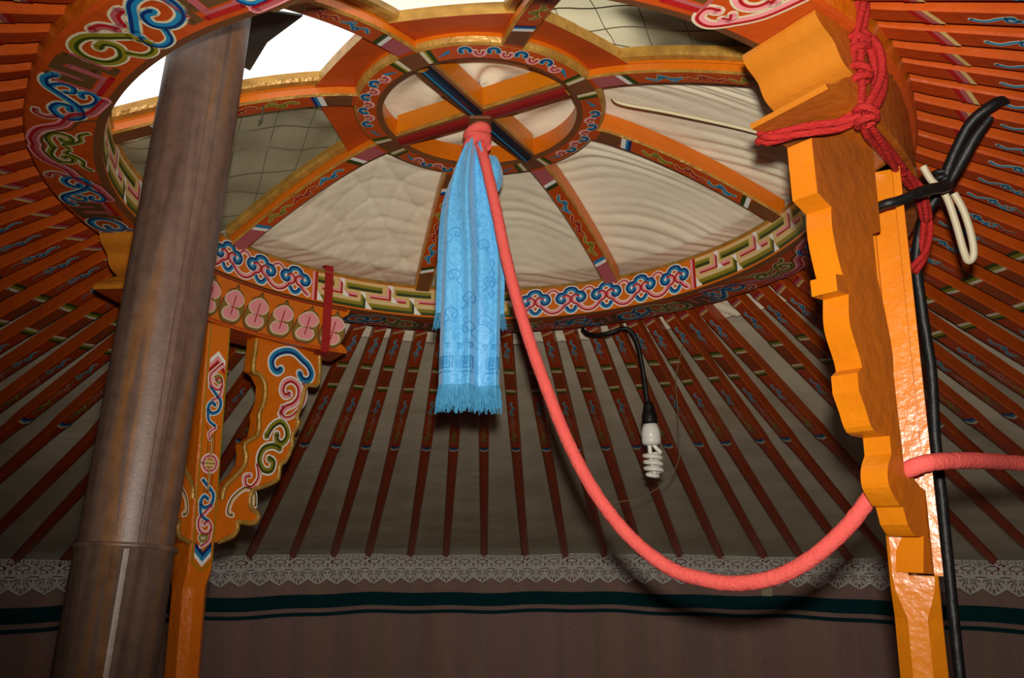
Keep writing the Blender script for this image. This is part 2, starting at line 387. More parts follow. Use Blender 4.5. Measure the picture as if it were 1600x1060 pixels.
# ================================================================== the roof crown
crown = empty('roof_crown', CROWN)
tag(crown, 'painted orange wheel-shaped wooden roof crown carried on the poles and two columns', 'roof crown')
def pol(r, a, z): return (r * math.cos(a), r * math.sin(a), z)
def ring_mesh(mb, prof, n=288):              # prof: (r, z, material) closed; material of the face that starts at that point
    k = len(prof)
    for i in range(k):
        r0, z0, m = prof[i]; r1, z1, _ = prof[(i + 1) % k]
        A = [pol(r0, 2 * PI * j / n, z0) for j in range(n)]; B = [pol(r1, 2 * PI * j / n, z1) for j in range(n)]
        mb.add(A + B, [(j, (j + 1) % n, n + (j + 1) % n, n + j) for j in range(n)], m, True)
g = MB()
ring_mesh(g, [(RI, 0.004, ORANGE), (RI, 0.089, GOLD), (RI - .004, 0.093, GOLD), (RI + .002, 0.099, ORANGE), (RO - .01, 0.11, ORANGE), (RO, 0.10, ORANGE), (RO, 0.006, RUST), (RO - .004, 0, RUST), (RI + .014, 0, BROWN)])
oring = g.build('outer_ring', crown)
g = MB()
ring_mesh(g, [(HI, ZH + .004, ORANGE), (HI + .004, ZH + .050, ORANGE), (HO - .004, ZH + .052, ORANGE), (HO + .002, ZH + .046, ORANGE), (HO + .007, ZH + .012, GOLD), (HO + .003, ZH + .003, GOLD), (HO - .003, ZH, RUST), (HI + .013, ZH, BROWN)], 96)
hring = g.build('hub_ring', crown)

# clouds and frets on the ring's inner face: u = degrees, v = 0..1 up the face
def mp_in(u, v, h): return pol(RI - .0003 - h * .3, u * D2R, 0.0075 + 0.080 * v)
KU = 0.7 * D2R / 0.085                      # one degree of arc measured in face heights
def mp_in_sq(u, v, h): return mp_in(u / KU, v, h)
blue_arch = [(.31, .53), (.26, .45), (.17, .47), (.12, .60), (.20, .73), (.32, .74), (.38, .87), (.5, .92), (.62, .87), (.68, .74), (.80, .73), (.88, .60), (.83, .47), (.74, .45), (.69, .53)]
pink_arch = [(.30, .60), (.38, .66), (.46, .57), (.43, .42), (.32, .36), (.24, .24), (.13, .13), (0, .09), (-.13, .13), (-.24, .24), (-.32, .36), (-.43, .42), (-.46, .57), (-.38, .66), (-.30, .60)]
def cloud_seg(a0, a1, n=5):
    for k in range(n):
        b = MB(); w = (a1 - a0 - 2.4) / n; c = a0 + 1.2 + k * w
        S = lambda pts: [((c + (w * p[0])) * KU, p[1]) for p in pts]
        if k > 0: stroke(b, S(smooth([(-.17, .70), (-.12, .82), (0, .90), (.12, .82), (.17, .70)], 4)), .10, mp_in_sq, PINK, CRIM, WHITE)
        stroke(b, S(smooth([(.36, .24), (.42, .13), (.5, .09), (.58, .13), (.64, .24)], 4)), .14, mp_in_sq, BLUE, NAVY, WHITE)
        pa = pink_arch if k > 0 else pink_arch[:7]
        stroke(b, S(smooth(pa, 4)), .15, mp_in_sq, PINK, CRIM, WHITE, .0005, lw=.2)
        stroke(b, S(smooth(blue_arch, 4)), .16, mp_in_sq, BLUE, NAVY, WHITE, .0007, lw=.2)
        if k == n - 1:
            stroke(b, S(smooth([(1 + p[0], p[1]) for p in pink_arch[8:]], 4)), .15, mp_in_sq, PINK, CRIM, WHITE, .0005, lw=.2)
        b.build('painted_cloud', oring)
    for a in (a0 + .1, a1 - 1.3):
        b = MB()
        fill(b, [(a, 0), (a + .6, 0), (a + .6, 1), (a, 1)], mp_in, .0003, CRIM if a == a0 + .1 else WHITE)
        fill(b, [(a + .6, 0), (a + 1.2, 0), (a + 1.2, 1), (a + .6, 1)], mp_in, .0003, PINK if a == a0 + .1 else CRIM)
        b.build('painted_border', oring)
def key_seg(a0, a1, n):
    w = (a1 - a0) / n
    for k in range(n):
        b = MB(); c = a0 + (k + 1) * w
        def R(u0, u1, v0, v1, m, h):
            q = 14
            for i in range(q):
                ua, ub = u0 + (u1 - u0) * i / q, u0 + (u1 - u0) * (i + 1) / q
                fill(b, [(c - w * ua, v0), (c - w * ua, v1), (c - w * ub, v1), (c - w * ub, v0)], mp_in, h, m)
        def T(pts, m, h): fill(b, [(c - w * p[0], p[1]) for p in pts][::-1], mp_in, h, m)
        R(0, 1, 0.02, .98, TAN, .0003)
        for (u0, u1, v0, v1) in ((.10, .90, .30, .33), (.00, .38, .93, .96), (.02, .10, .44, .47), (.52, .56, .56, .95)): R(u0, u1, v0, v1, CREAM, .0005)
        R(.06, 1.0, .02, .24, OLIVE, .0006); R(.14, 1.0, .02, .12, DOLIVE, .0008); R(.90, 1.0, .02, .52, OLIVE, .0006); R(.95, 1.0, .02, .5, DOLIVE, .0008)
        R(.08, .52, .42, .56, PINK, .0006); R(.10, .52, .42, .48, CRIM, .0008); R(.44, .52, .42, .98, PINK, .0006); R(.48, .52, .42, .9, CRIM, .0008)
        R(.60, .83, .38, .54, PINK, .0006); R(.62, .83, .38, .45, CRIM, .0008)
        R(.60, 1.0, .64, .86, OLIVE, .0006); R(.64, 1.0, .64, .75, DOLIVE, .0008); R(0, .34, .64, .86, OLIVE, .0006); R(0, .34, .64, .75, DOLIVE, .0008)
        T([(0, .02), (.14, .02), (0, .34)], WHITE, .001); T([(.44, .98), (.56, .98), (.56, .72)], WHITE, .001)
        T([(.53, .36), (.68, .36), (.53, .60)], WHITE, .001); T([(.88, .60), (1, .60), (1, .36)], WHITE, .001)
        b.build('painted_fret', oring)
for a in (37.1, 127.9, 217.5, 307.5): cloud_seg(a, a + 45.0)
for a, b_ in ((82.1, 127.9), (172.9, 217.5), (262.5, 307.5), (-7.5, 37.1)): key_seg(a, b_, 4)

# scrolls under the ring: u = arc length along r = .76 from an angle, v = outward from the middle of the face
def mp_un(a0):
    return lambda u, v, h: pol(0.762 + v, a0 * D2R + u / 0.762, -0.0006 - h)
def arch_scroll(a0, c1, d1):
    b = MB(); mp = mp_un(a0)
    half = [(-.205, -.045), (-.15, -.035), (-.125, -.012), (-.085, .0), (-.055, .03), (-.02, .042), (0, .040)]
    pts = half + [(-p[0], p[1]) for p in half[-2::-1]]
    stroke(b, smooth(pts, 4), .013, mp, MAUVE, CRIM, PINK)
    ribbon(b, smooth([(p[0] * .9, p[1] - .013) for p in pts], 4), .004, mp, .0012, FRET)
    for s in (-1, 1):
        stroke(b, smooth([(s * .0, .012), (s * .03, .02), (s * .052, .008), (s * .05, -.012), (s * .034, -.016), (s * .028, -.005), (s * .036, .0)], 4), .010, mp, c1, d1)
        stroke(b, smooth([(s * .004, -.012), (s * .016, -.004), (s * .022, -.016), (s * .04, -.03), (s * .06, -.028), (s * .075, -.04)], 4), .008, mp, c1, d1)
    b.build('painted_scroll', oring)
def double_scroll(a0, s, c1, d1, acc):
    b = MB(); mp = mp_un(a0)
    S = lambda pts: [(s * p[0], p[1]) for p in pts]
    stroke(b, S(smooth([(-.066, .03), (-.05, .04), (-.03, .034), (-.014, .012), (.004, -.012), (.03, -.026), (.05, -.018), (.054, .002), (.036, .016), (.016, .010), (.014, -.004), (.026, -.008)], 4)), .012, mp, c1, d1)
    stroke(b, S(smooth([(.006, -.02), (-.012, -.034), (-.034, -.036), (-.046, -.024), (-.038, -.012), (-.026, -.016)], 4)), .010, mp, c1, d1)
    stroke(b, S(smooth([(-.03, .030), (-.046, .018), (-.046, .002), (-.032, -.002), (-.026, .008)], 4)), .009, mp, c1, d1)
    stroke(b, S(smooth([(.056, .008), (.066, .022), (.06, .036), (.05, .038)], 4)), .010, mp, acc, CRIM)
    b.build('painted_scroll', oring)
def big_scroll(a0, s, c1, d1, acc):
    b = MB(); mp = mp_un(a0)
    S = lambda pts: [(s * p[0], p[1]) for p in pts]
    stroke(b, S(smooth([(.044, -.004), (.02, .014), (-.006, .034), (-.036, .034), (-.05, .012), (-.040, -.014), (-.012, -.022), (.008, -.008), (.002, .010), (-.014, .010)], 4)), .013, mp, c1, d1)
    stroke(b, S(smooth([(.004, -.022), (.018, -.040), (.040, -.042), (.052, -.028), (.046, -.014)], 4)), .010, mp, c1, d1)
    stroke(b, S(smooth([(.018, .034), (.034, .030), (.044, .014)], 4)), .013, mp, acc, CRIM)
    b.build('painted_scroll', oring)
def under_key(a0, s=1):
    b = MB(); mp = mp_un(a0)
    S = lambda pts: [(s * p[0], p[1]) for p in pts]
    for pts, m, w, h in (([(-.034, .038), (-.034, -.012), (-.012, -.012), (-.012, .036), (.012, .036), (.012, -.012)], FRET, .016, .0004),
                         ([(-.022, .036), (-.022, -.002)], MAUVE, .006, .0008), ([(0, .024), (0, -.022)], MAUVE, .006, .0008),
                         ([(-.046, .030), (-.046, -.026), (.006, -.026), (.006, .022)], MAUVE, .006, .0010), ([(-.050, -.034), (.014, -.034)], CRIM, .009, .0006),
                         ([(.026, .036), (.026, -.030), (.040, -.030)], FRET, .012, .0004), ([(.034, .030), (.034, -.02)], MAUVE, .006, .0008)):
        ribbon(b, S(pts), w, mp, h, m)
    b.build('painted_fret', oring)
for a in (-158.7, -98.5, 81.3, 141, 21.3):
    arch_scroll(a, OLIVE, DOLIVE)
    double_scroll(a + 12.6, -1, BLUE, NAVY, MAUVE); double_scroll(a - 12.6, 1, BLUE, NAVY, MAUVE)
    under_key(a + 20.0, 1); under_key(a - 20.0, -1)
for a in (-128.4, 111, 51, 171):
    big_scroll(a - 3.6, 1, OLIVE, DOLIVE, MAUVE); big_scroll(a + 4.0, -1, BLUE, NAVY, MAUVE)
b = MB(); mp = mp_un(-63.2)
stroke(b, smooth([(.045, .05), (.03, .0), (.006, -.03), (-.02, -.05), (-.044, -.046), (-.046, -.028), (-.03, -.024)], 5), .013, mp, PINK, CRIM, CREAM)
stroke(b, smooth([(-.014, -.034), (-.002, -.03), (-.008, -.02)], 5), .010, mp, PINK, CRIM, CREAM)
stroke(b, spiral(-.006, .022, .027, .022, 0, 1.0, 26), .013, mp, PINK, CRIM, CREAM)
b.build('painted_scroll', oring)
under_key(-70.6, -1); under_key(-39, 1)

# hub ring: commas between plain joints
def mp_hub(u, v, h): return pol(0.236 + v, u * D2R, ZH - .0006 - h)
kk = D2R * .236
for q in range(4):
    for sgn in (0,):
        c = 13.2 + 90 * q; b = MB()
        fillr = lambda u0, u1, v0, v1, m, h: [fill(b, [(u0 + (u1 - u0) * i / 6, v0), (u0 + (u1 - u0) * (i + 1) / 6, v0), (u0 + (u1 - u0) * (i + 1) / 6, v1), (u0 + (u1 - u0) * i / 6, v1)], mp_hub, h, m) for i in range(6)]
        hsq = lambda u, v, h: mp_hub(u / kk, v, h)
        for k in range(4):
            u = (c - 24 + k * 12.6 + 4) * kk
            arc = lambda uu, vv, rr, t0, t1: [(uu + rr * math.cos((t0 + (t1 - t0) * i / 10) * D2R), vv + rr * math.sin((t0 + (t1 - t0) * i / 10) * D2R)) for i in range(11)]
            stroke(b, arc(u, .006, .0085, 215, -20), .0085, hsq, BLUE, NAVY, CREAM, .0004, lw=.18)
            stroke(b, arc(u + 6.2 * kk, .000, .0085, 150, 390), .0085, hsq, PINK, CRIM, CREAM, .0005, lw=.18)
        for s in (-1, 1):
            ux = c + s * 27
            stroke(b, [(p[0] / 1, p[1]) for p in smooth([(ux, .006), (ux + s * 3, .004), (ux + s * 5.5, -.006)], 4)], .0001, mp_hub, BLUE, None)
            fill(b, [(ux, .012), (ux + s * 7, -.006), (ux, .002)], mp_hub, .0005, BLUE)
            fillr(c + s * 34.5, c + s * 36.6, -.018, .021, DOLIVE, .0003); fillr(c + s * 36.6, c + s * 37.6, -.018, .021, OLIVE, .0003); fillr(c + s * 37.6, c + s * 39.6, -.018, .021, CREAM, .0003)
            fillr(c + s * 39.6, c + s * 45, -.022, .023, BROWN, .0003)
        b.build('painted_commas', hring)

# curved ribs from the hub to the outer ring
RA = [13.2 + 45 * k for k in range(8)]
def zb(r): return 0.078 + 0.156 * (1 - max(0, (r - 0.25) / 0.455) ** 1.45)
def rib(a, alt):
    b = MB(); secs = []; W = .023; Hh = .048
    rs = [0.252 + (0.712 - 0.252) * i / 16 for i in range(17)]
    ca, sa = math.cos(a * D2R), math.sin(a * D2R)
    P = lambda r, w, z: (r * ca - w * sa, r * sa + w * ca, z)
    for r in rs:
        z = zb(r); secs.append([P(r, -W + .004, z), P(r, W - .004, z), P(r, W, z + .004), P(r, W, z + .018), P(r, W - .004, z + .022), P(r, W - .004, z + Hh), P(r, -W + .004, z + Hh), P(r, -W + .004, z + .022), P(r, -W, z + .018), P(r, -W, z + .004)])
    n = 10
    for j in range(n):
        m = RUST if j == 0 else (GOLD if j in (1, 9) else ORANGE)
        for i in range(16): b.add([secs[i][j], secs[i][(j + 1) % n], secs[i + 1][(j + 1) % n], secs[i + 1][j]], [(0, 1, 2, 3)], m, j != 0)
    b.add(secs[0], [tuple(range(n))[::-1]], ORANGE); b.add(secs[-1], [tuple(range(n))], ORANGE)
    o = b.build('rib', crown)
    p = MB(); mp = lambda u, v, h: P(u, v, zb(u) - .0005 - h)
    def blk(r0, r1, m, h=0, sl=0.0):
        q = 4
        for i in range(q):
            ra, rb = r0 + (r1 - r0) * i / q, r0 + (r1 - r0) * (i + 1) / q
            fill(p, [(ra - sl, -.018), (rb - sl, -.018), (rb + sl, .018), (ra + sl, .018)], mp, h, m)
    e1 = MAUVE if alt else BROWN
    blk(.268, .322, e1); blk(.322, .333, WHITE, .0002, .006); blk(.333, .346, DOLIVE if alt else NAVY, .0002, .006)
    if not alt: blk(.333, .339, BLUE, .0004, .006)
    blk(.612, .622, BLUE if alt else DOLIVE, .0002, .006); blk(.622, .632, WHITE, .0002, .006); blk(.632, .70, MAUVE if alt else BROWN)
    c = [(BLUE, NAVY), (CRIM, FRET), (OLIVE, DOLIVE)] if alt else [(OLIVE, DOLIVE), (CRIM, FRET), (BLUE, NAVY)]
    for k, (m1, m2) in enumerate(c):
        x = .375 + k * .078
        stroke(p, smooth([(x, 0), (x + .015, .008), (x + .032, -.004), (x + .05, .006), (x + .066, .0)], 3), .006, mp, m1, None, TAN)
        stroke(p, spiral(x + .028, -.005, .009, .003, .2, 1.0, 9), .004, mp, m1, m2, TAN)
        stroke(p, spiral(x + .05, .006, .009, .003, 3.4, -1.0, 9), .004, mp, m1, None, TAN)
    p.build('painted_scroll', o)
for k, a in enumerate(RA): rib(a, k % 2 == 1)
# wooden window frames between the near spokes
for a0 in (148.2, 193.2, 238.2, 283.2):
    b = MB(); N_ = 8; zz = lambda r, k: zb(r) + (.022, .046)[k]
    da = lambda r, w: w / r / D2R
    inn = [(.2615, a0 + 45 * k / N_) for k in range(N_ + 1)]
    P0 = Vector(pol(.345, (a0 + 3.4) * D2R, 0)); P1 = Vector(pol(.345, (a0 + 41.6) * D2R, 0))
    out = [P0.lerp(P1, k / N_) for k in range(N_ + 1)]
    lo = [[pol(r, a * D2R, zz(.262, 0)) for r, a in inn], [(p.x, p.y, zz(math.hypot(p.x, p.y), 0)) for p in out]]
    hi = [[(p.x, p.y, zz(math.hypot(p.x, p.y), 1)) for p in out], [pol(r, a * D2R, zz(.262, 1)) for r, a in inn]]
    b.grid([lo[0], lo[1]], RUST, False); b.grid([lo[1], hi[0]], GOLD, False); b.grid([hi[0], hi[1]], RUST, False); b.grid([hi[1], lo[0]], RUST, False)
    for sd in (0, 1):
        rows = []
        for k in range(13):
            r = .335 + (.705 - .335) * k / 12; z = zb(r)
            row = []
            for w_, h_ in ((.022, .026), (.034, .028), (.038, .034), (.038, .047), (.022, .049)):
                a = a0 + da(r, w_) if sd == 0 else a0 + 45 - da(r, w_)
                row.append(pol(r, a * D2R, z + h_))
            rows.append(row)
        b.grid(rows, GOLD, False); b.add(rows[0], [(0, 1, 2, 3, 4)], GOLD); b.add(rows[-1], [(0, 1, 2, 3, 4)], GOLD)
    b.build('window_frame', crown)
# cross bars inside the hub
def crossbar(a, low, hi, core):
    b = MB(); ca, sa = math.cos(a * D2R), math.sin(a * D2R)
    P = lambda r, w, z: (r * ca - w * sa, r * sa + w * ca, z)
    S = [(-.022, .012), (-.022, .004), (-.016, .002), (-.010, -.004), (-.002, -.006), (.002, -.006), (.010, -.004), (.016, .002), (.022, .004), (.022, .012), (.018, .016), (.018, .06), (-.018, .06), (-.018, .016)]
    ms = [GOLD, BROWN, low, low, core, low, low, BROWN, GOLD, GOLD, YELLOW, YELLOW, YELLOW, GOLD]
    n = len(S); L = .207
    for j in range(n):
        b.add([P(-L, S[j][0], ZH + S[j][1]), P(-L, S[(j + 1) % n][0], ZH + S[(j + 1) % n][1]), P(L, S[(j + 1) % n][0], ZH + S[(j + 1) % n][1]), P(L, S[j][0], ZH + S[j][1])], [(0, 1, 2, 3)], ms[j])
    return b.build('cross_bar', crown)
crossbar(58.2, BLACKP, None, BLUE); crossbar(-31.8, MAROON, None, MAROON)
b = MB(); b.box(-.024, .024, -.024, .024, ZH - .012, ZH - .004, BROWN, .003); b.box(-.012, .012, -.012, .012, ZH - .016, ZH - .010, STEEL, .002)
b.build('centre_plate', crown)
b = MB(); b.tube([(0, 0, ZH - .014), (0, 0, ZH - .026)], .004, BRASS, 8); b.tube([(0.011 * math.sin(t), 0, ZH - .037 + .011 * math.cos(t)) for t in [2 * PI * k / 16 for k in range(15)]], .0028, BRASS, 8)
b.build('hook', crown)
b = MB(); q = cr((0, 0, 0))
rn = .44; an = -166.0 * D2R
b.tube([pol(rn, an, zb(rn) - .0), pol(rn, an, zb(rn) - .03), pol(rn + .006, an, zb(rn) - .036)], .002, STEEL, 6); b.build('nail', crown)

# ================================================================== covers over the crown
def zt(r): return zb(min(r, .70)) + .049
def cover_z(r): return (zt(r) + .004) if r > .25 else zt(.25) + .004 + .012 * (1 - r / .25)
def sheet(mb, a0, a1, r0, r1, m, na, nr, disp, lift=0.0, th=.004):
    top = []; bot = []
    for i in range(nr + 1):
        r = r0 + (r1 - r0) * i / nr; T = []; B = []
        for j in range(na + 1):
            a = a0 + (a1 - a0) * j / na; z = cover_z(r) + lift + disp(r, j / na, a)
            if r > .70: z = cover_z(.70) + disp(r, j / na, a) - .06 * (r - .70) - .50 * max(0, r - .80) + lift
            B.append(pol(r, a * D2R, z)); T.append(pol(r, a * D2R, z + th))
        bot.append(B); top.append(T)
    mb.grid(bot, m, True); mb.grid([r[::-1] for r in top], m, True)
    for A, Bq in ((bot[0], top[0]), (bot[-1], top[-1]), ([r[0] for r in bot], [r[0] for r in top]), ([r[-1] for r in bot], [r[-1] for r in top])): mb.grid([A, Bq], m, False)
cc = MB()
def pleat(k, amp, sag, lam, cr_=0.0):
    ph = random.uniform(0, 6)
    def d(r, t, a):
        e = math.sin(PI * t); x = r * math.cos(a * D2R); y = r * math.sin(a * D2R)
        yy = y + .035 * math.sin(x * 4.2 + k) + .05 * e * e + .010 * math.sin(x * 13 + 2 * k) * math.sin(y * 9)
        q = 2 * PI * yy / lam + ph + 1.3 * math.sin(yy * 17 + k) + .8 * math.sin(yy * 41 + 3 * x + k)
        v = 1 - 2 * abs(math.sin(q / 2)) ** .75 + .5 * math.sin(q * .53 + 6 * x + k)
        en = min(1, 5 * t + .25, 5 * (1 - t) + .25)
        m = .55 + .45 * math.sin(yy * 23 + x * 5 + k)
        rg = lambda q_: (1 - abs(math.sin(q_))) ** 3
        w_ = cr_ * (rg(9 * x + 15 * y + 1.5 * math.sin(9 * y + 3 * x)) + rg(-16 * x + 11 * y + 1.6 * math.sin(12 * x)) + .7 * rg(31 * x + 20 * y + 2 * math.sin(14 * x - 5 * y)) + .6 * rg(8 * x + 46 * y + 2 * math.sin(17 * x)))
        return amp * v * en * m + w_ + sag * e * math.sin(PI * min(1, max(0, (r - .2) / .6)))
    return d
for k, (a0, a1) in enumerate(((13.2, 58.2), (58.2, 103.2), (103.2, 148.2), (-31.8, 13.2))):
    sheet(cc, a0 - .6, a1 + .6, .245, 1.0, WHITECLOTH, 90, 130, pleat(k, (.0030, .0020, .0012, .0036)[k], (.008, .012, .014, .004)[k], (.030, .034, .045, .024)[k], (.0, .0008, .0040, .0)[k]))
sheet(cc, 0, 360, .0, .25, WHITECLOTH, 72, 22, lambda r, t, a: .006 * math.sin(r * 60 + 3 * math.sin(a * D2R * 2)) + .004 * math.sin(a * D2R * 5 + r * 30), .012)
sheet(cc, -31.8, 148.2, .24, 1.02, WHITECLOTH, 60, 24, lambda r, t, a: 0, .030)
cov = cc.build('crown_cover'); cov.matrix_world = CROWN
tag(cov, 'gathered white cotton cover lying over the far and right spokes of the roof crown', 'cloth cover')

FELT = cloth_mat('grey_felt', srgb(120, 112, 96), srgb(90, 82, 68), 0, 12)
def seams(mb, a0, a1, r0, r1, lift, disp, m):
    ac = (a0 + a1) / 2 * D2R
    def onp(x, y):
        r = math.hypot(x, y); a = math.degrees(math.atan2(y, x))
        a += 360 * round((ac / D2R - a) / 360)
        return r, a
    for fam in (0, 1):
        th = ac + .55 + fam * PI / 2
        d = Vector((math.cos(th), math.sin(th))); n = Vector((-d.y, d.x))
        for k in range(-14, 15):
            run = []
            for i in range(-40, 41):
                p = d * (i * .02) + n * (k * .074 + .02) + Vector((math.cos(ac), math.sin(ac))) * .48
                r, a = onp(p.x, p.y)
                if r0 + .01 < r < r1 - .01 and a0 + 1 < a < a1 - 1:
                    run.append(pol(r, a * D2R, cover_z(r) + lift + disp(r, (a - a0) / (a1 - a0), a) - .002 if r < .70 else cover_z(.70) - .06 * (r - .70) + lift + disp(r, (a - a0) / (a1 - a0), a) - .002))
                else:
                    if len(run) > 2: mb.tube(run, .0008 if fam else .0012, m, 5)
                    run = []
            if len(run) > 2: mb.tube(run, .0008 if fam else .0012, m, 5)
SEAM = mat('dark_seam_thread', srgb(96, 84, 60), 0.8, 0.2)
def rump(k):
    return lambda r, t, a: (.009 * math.sin(r * 24 + 4 * t + k) * math.sin(a * .19 + k) + .005 * math.sin(r * 43 - 6 * t)) * min(1, 6 * t, 6 * (1 - t))
for name, a0, a1, m, lab, lift in (('quilted_flap', 148.6, 193.0, QUILT, 'grey quilted canvas flap over the left spokes of the roof crown, beside the stove pipe', .003),
                                   ('quilted_flap', 283.4, 327.8, THINQUILT, 'pale translucent quilted flap over the top right opening of the roof crown', .003)):
    b = MB(); d = rump(a0)
    if a0 < 200: sheet(b, a0, 184, .23, 1.0, m, 30, 40, d, lift); sheet(b, 184, a1, .23, .61, m, 10, 24, lambda r, t, a: 0, lift)
    else: sheet(b, a0, a1, .23, 1.0, m, 30, 40, d, lift)
    o = b.build(name); o.matrix_world = CROWN; tag(o, lab, 'canvas flap', 'quilted flaps on the crown')
    if a0 > 200:
        q_ = MB(); sheet(q_, 305, a1 + 1.5, .40, 1.0, FELT, 24, 30, lambda r, t, a: .01 * math.sin(r * 30), .028); q_.build('added_shade_layer', o)  # unseen opaque sheet added above the flap to darken its outer part
    s = MB(); seams(s, a0, a1, .25, .86, lift, d, SEAM); so = s.build('quilting_seam', o)
b = MB(); d = lambda r, t, a: .004 * math.sin(r * 30 + 5 * t)
sheet(b, 238.2, 283.2, .25, .80, PLASTIC, 20, 20, d, .012, .0015)
pl_ = b.build('plastic_sheet'); pl_.matrix_world = CROWN
tag(pl_, 'clear plastic sheet with dry leaf scraps over the bright top opening of the crown', 'plastic sheet')
for k in range(14):
    b = MB(); r = random.uniform(.32, .52); a = random.uniform(246, 276); s = random.uniform(.002, .005); t = random.uniform(0, 3)
    z = cover_z(r) + .012 + d(r, (a - 238.2) / 45, a) + .0035
    c = Vector(pol(r, a * D2R, z))
    pts = [(-1, 0), (-.4, .35), (.3, .4), (1, .05), (.3, -.35), (-.5, -.3)]
    rot = lambda x, y: (c.x + s * (x * math.cos(t) - y * math.sin(t)), c.y + s * (x * math.sin(t) + y * math.cos(t)))
    b.prism(pts, lambda x, y: (*rot(x, y), c.z), lambda x, y: (*rot(x, y), c.z + .001), LEAFM); b.build('leaf_scrap', pl_)
# dark flashing round the pipe hole
b = MB()
A_ = [pol(.512, -137 * D2R, 0), pol(.445, -134.5 * D2R, 0), pol(.46, -148 * D2R, 0), pol(.470, -160.6 * D2R, 0), pol(.55, -154 * D2R, 0), pol(.53, -148 * D2R, 0)]
b.prism([(p[0], p[1]) for p in A_], lambda x, y: (x, y, .325 - .19 * math.hypot(x, y)), lambda x, y: (x, y, .329 - .19 * math.hypot(x, y)), DARKSHEET)
o = b.build('pipe_flashing'); o.matrix_world = CROWN
tag(o, 'dark sheet behind the top of the stove pipe in the crown opening', 'flashing')

# ================================================================== columns
def lerp_list(A, B, t): return [(a[0] + (b[0] - a[0]) * t, a[1] + (b[1] - a[1]) * t) for a, b in zip(A, B)]
brL_out = [(-.259, -.115), (-.263, -.215), (-.227, -.225), (-.216, -.245), (-.207, -.285), (-.197, -.311), (-.214, -.331), (-.185, -.362), (-.187, -.386), (-.171, -.424), (-.153, -.437), (-.151, -.461), (-.145, -.476), (-.109, -.492), (-.078, -.502), (-.07, -.523), (-.075, -.545), (-.093, -.556), (-.098, -.568), (-.081, -.582), (-.04, -.577), (-.041, -.591), (-.03, -.61), (.008, -.623)]
brL_out[6] = (-.203, -.331)
brL_in = [(-.059, -.134), (-.054, -.212), (-.073, -.218), (-.093, -.243), (-.093, -.285), (-.081, -.317), (-.083, -.341), (-.078, -.371), (-.045, -.394), (-.051, -.42), (-.049, -.443), (-.031, -.467), (.0, -.497), (.007, -.527)]
R2o = [(-.289, -.128), (-.286, -.217), (-.257, -.23), (-.258, -.265), (-.248, -.311), (-.242, -.321), (-.253, -.345), (-.234, -.346), (-.237, -.386), (-.221, -.427), (-.218, -.441), (-.216, -.449), (-.216, -.465), (-.218, -.496), (-.204, -.521), (-.167, -.526), (-.167, -.549), (-.179, -.569), (-.179, -.592), (-.159, -.615), (-.151, -.617), (-.144, -.639), (-.128, -.653), (-.107, -.653), (-.117, -.7)]
R0o = [(-.257, -.11), (-.254, -.203), (-.224, -.216), (-.226, -.252), (-.214, -.299), (-.209, -.31), (-.22, -.335), (-.2, -.335), (-.204, -.378), (-.187, -.419), (-.183, -.434), (-.182, -.442), (-.181, -.458), (-.184, -.491), (-.17, -.517), (-.131, -.522), (-.131, -.546), (-.144, -.566), (-.144, -.591), (-.122, -.614), (-.115, -.616), (-.108, -.639), (-.091, -.654), (-.07, -.654), (-.079, -.702)]
R2i = [(-.137, -.11), (-.137, -.234), (-.159, -.243), (-.158, -.306), (-.149, -.343), (-.14, -.391), (-.138, -.416), (-.141, -.44), (-.140, -.489), (-.138, -.53), (-.138, -.562), (-.10, -.590), (-.060, -.60), (-.060, -.70)]
brR_out = lerp_list(R2o, R0o, .3)
B_ = brR_out; sm2 = lambda pts: [(p.x, p.y) for p in smooth([(a_, b_, 0) for a_, b_ in pts], 4)]
brR_out = B_[0:2] + sm2(B_[2:6]) + [(B_[5][0] - .018, B_[5][1] - .002), (B_[6][0] - .006, B_[6][1])] + sm2(B_[7:11]) + [(B_[11][0] - .014, B_[11][1]), (B_[12][0] - .014, B_[12][1] - .008)] + sm2(B_[13:16]) + sm2(B_[16:20]) + B_[20:21] + sm2(B_[21:24]) + B_[24:]
brR_in = [(p[0] + .010, p[1]) for p in R2i]

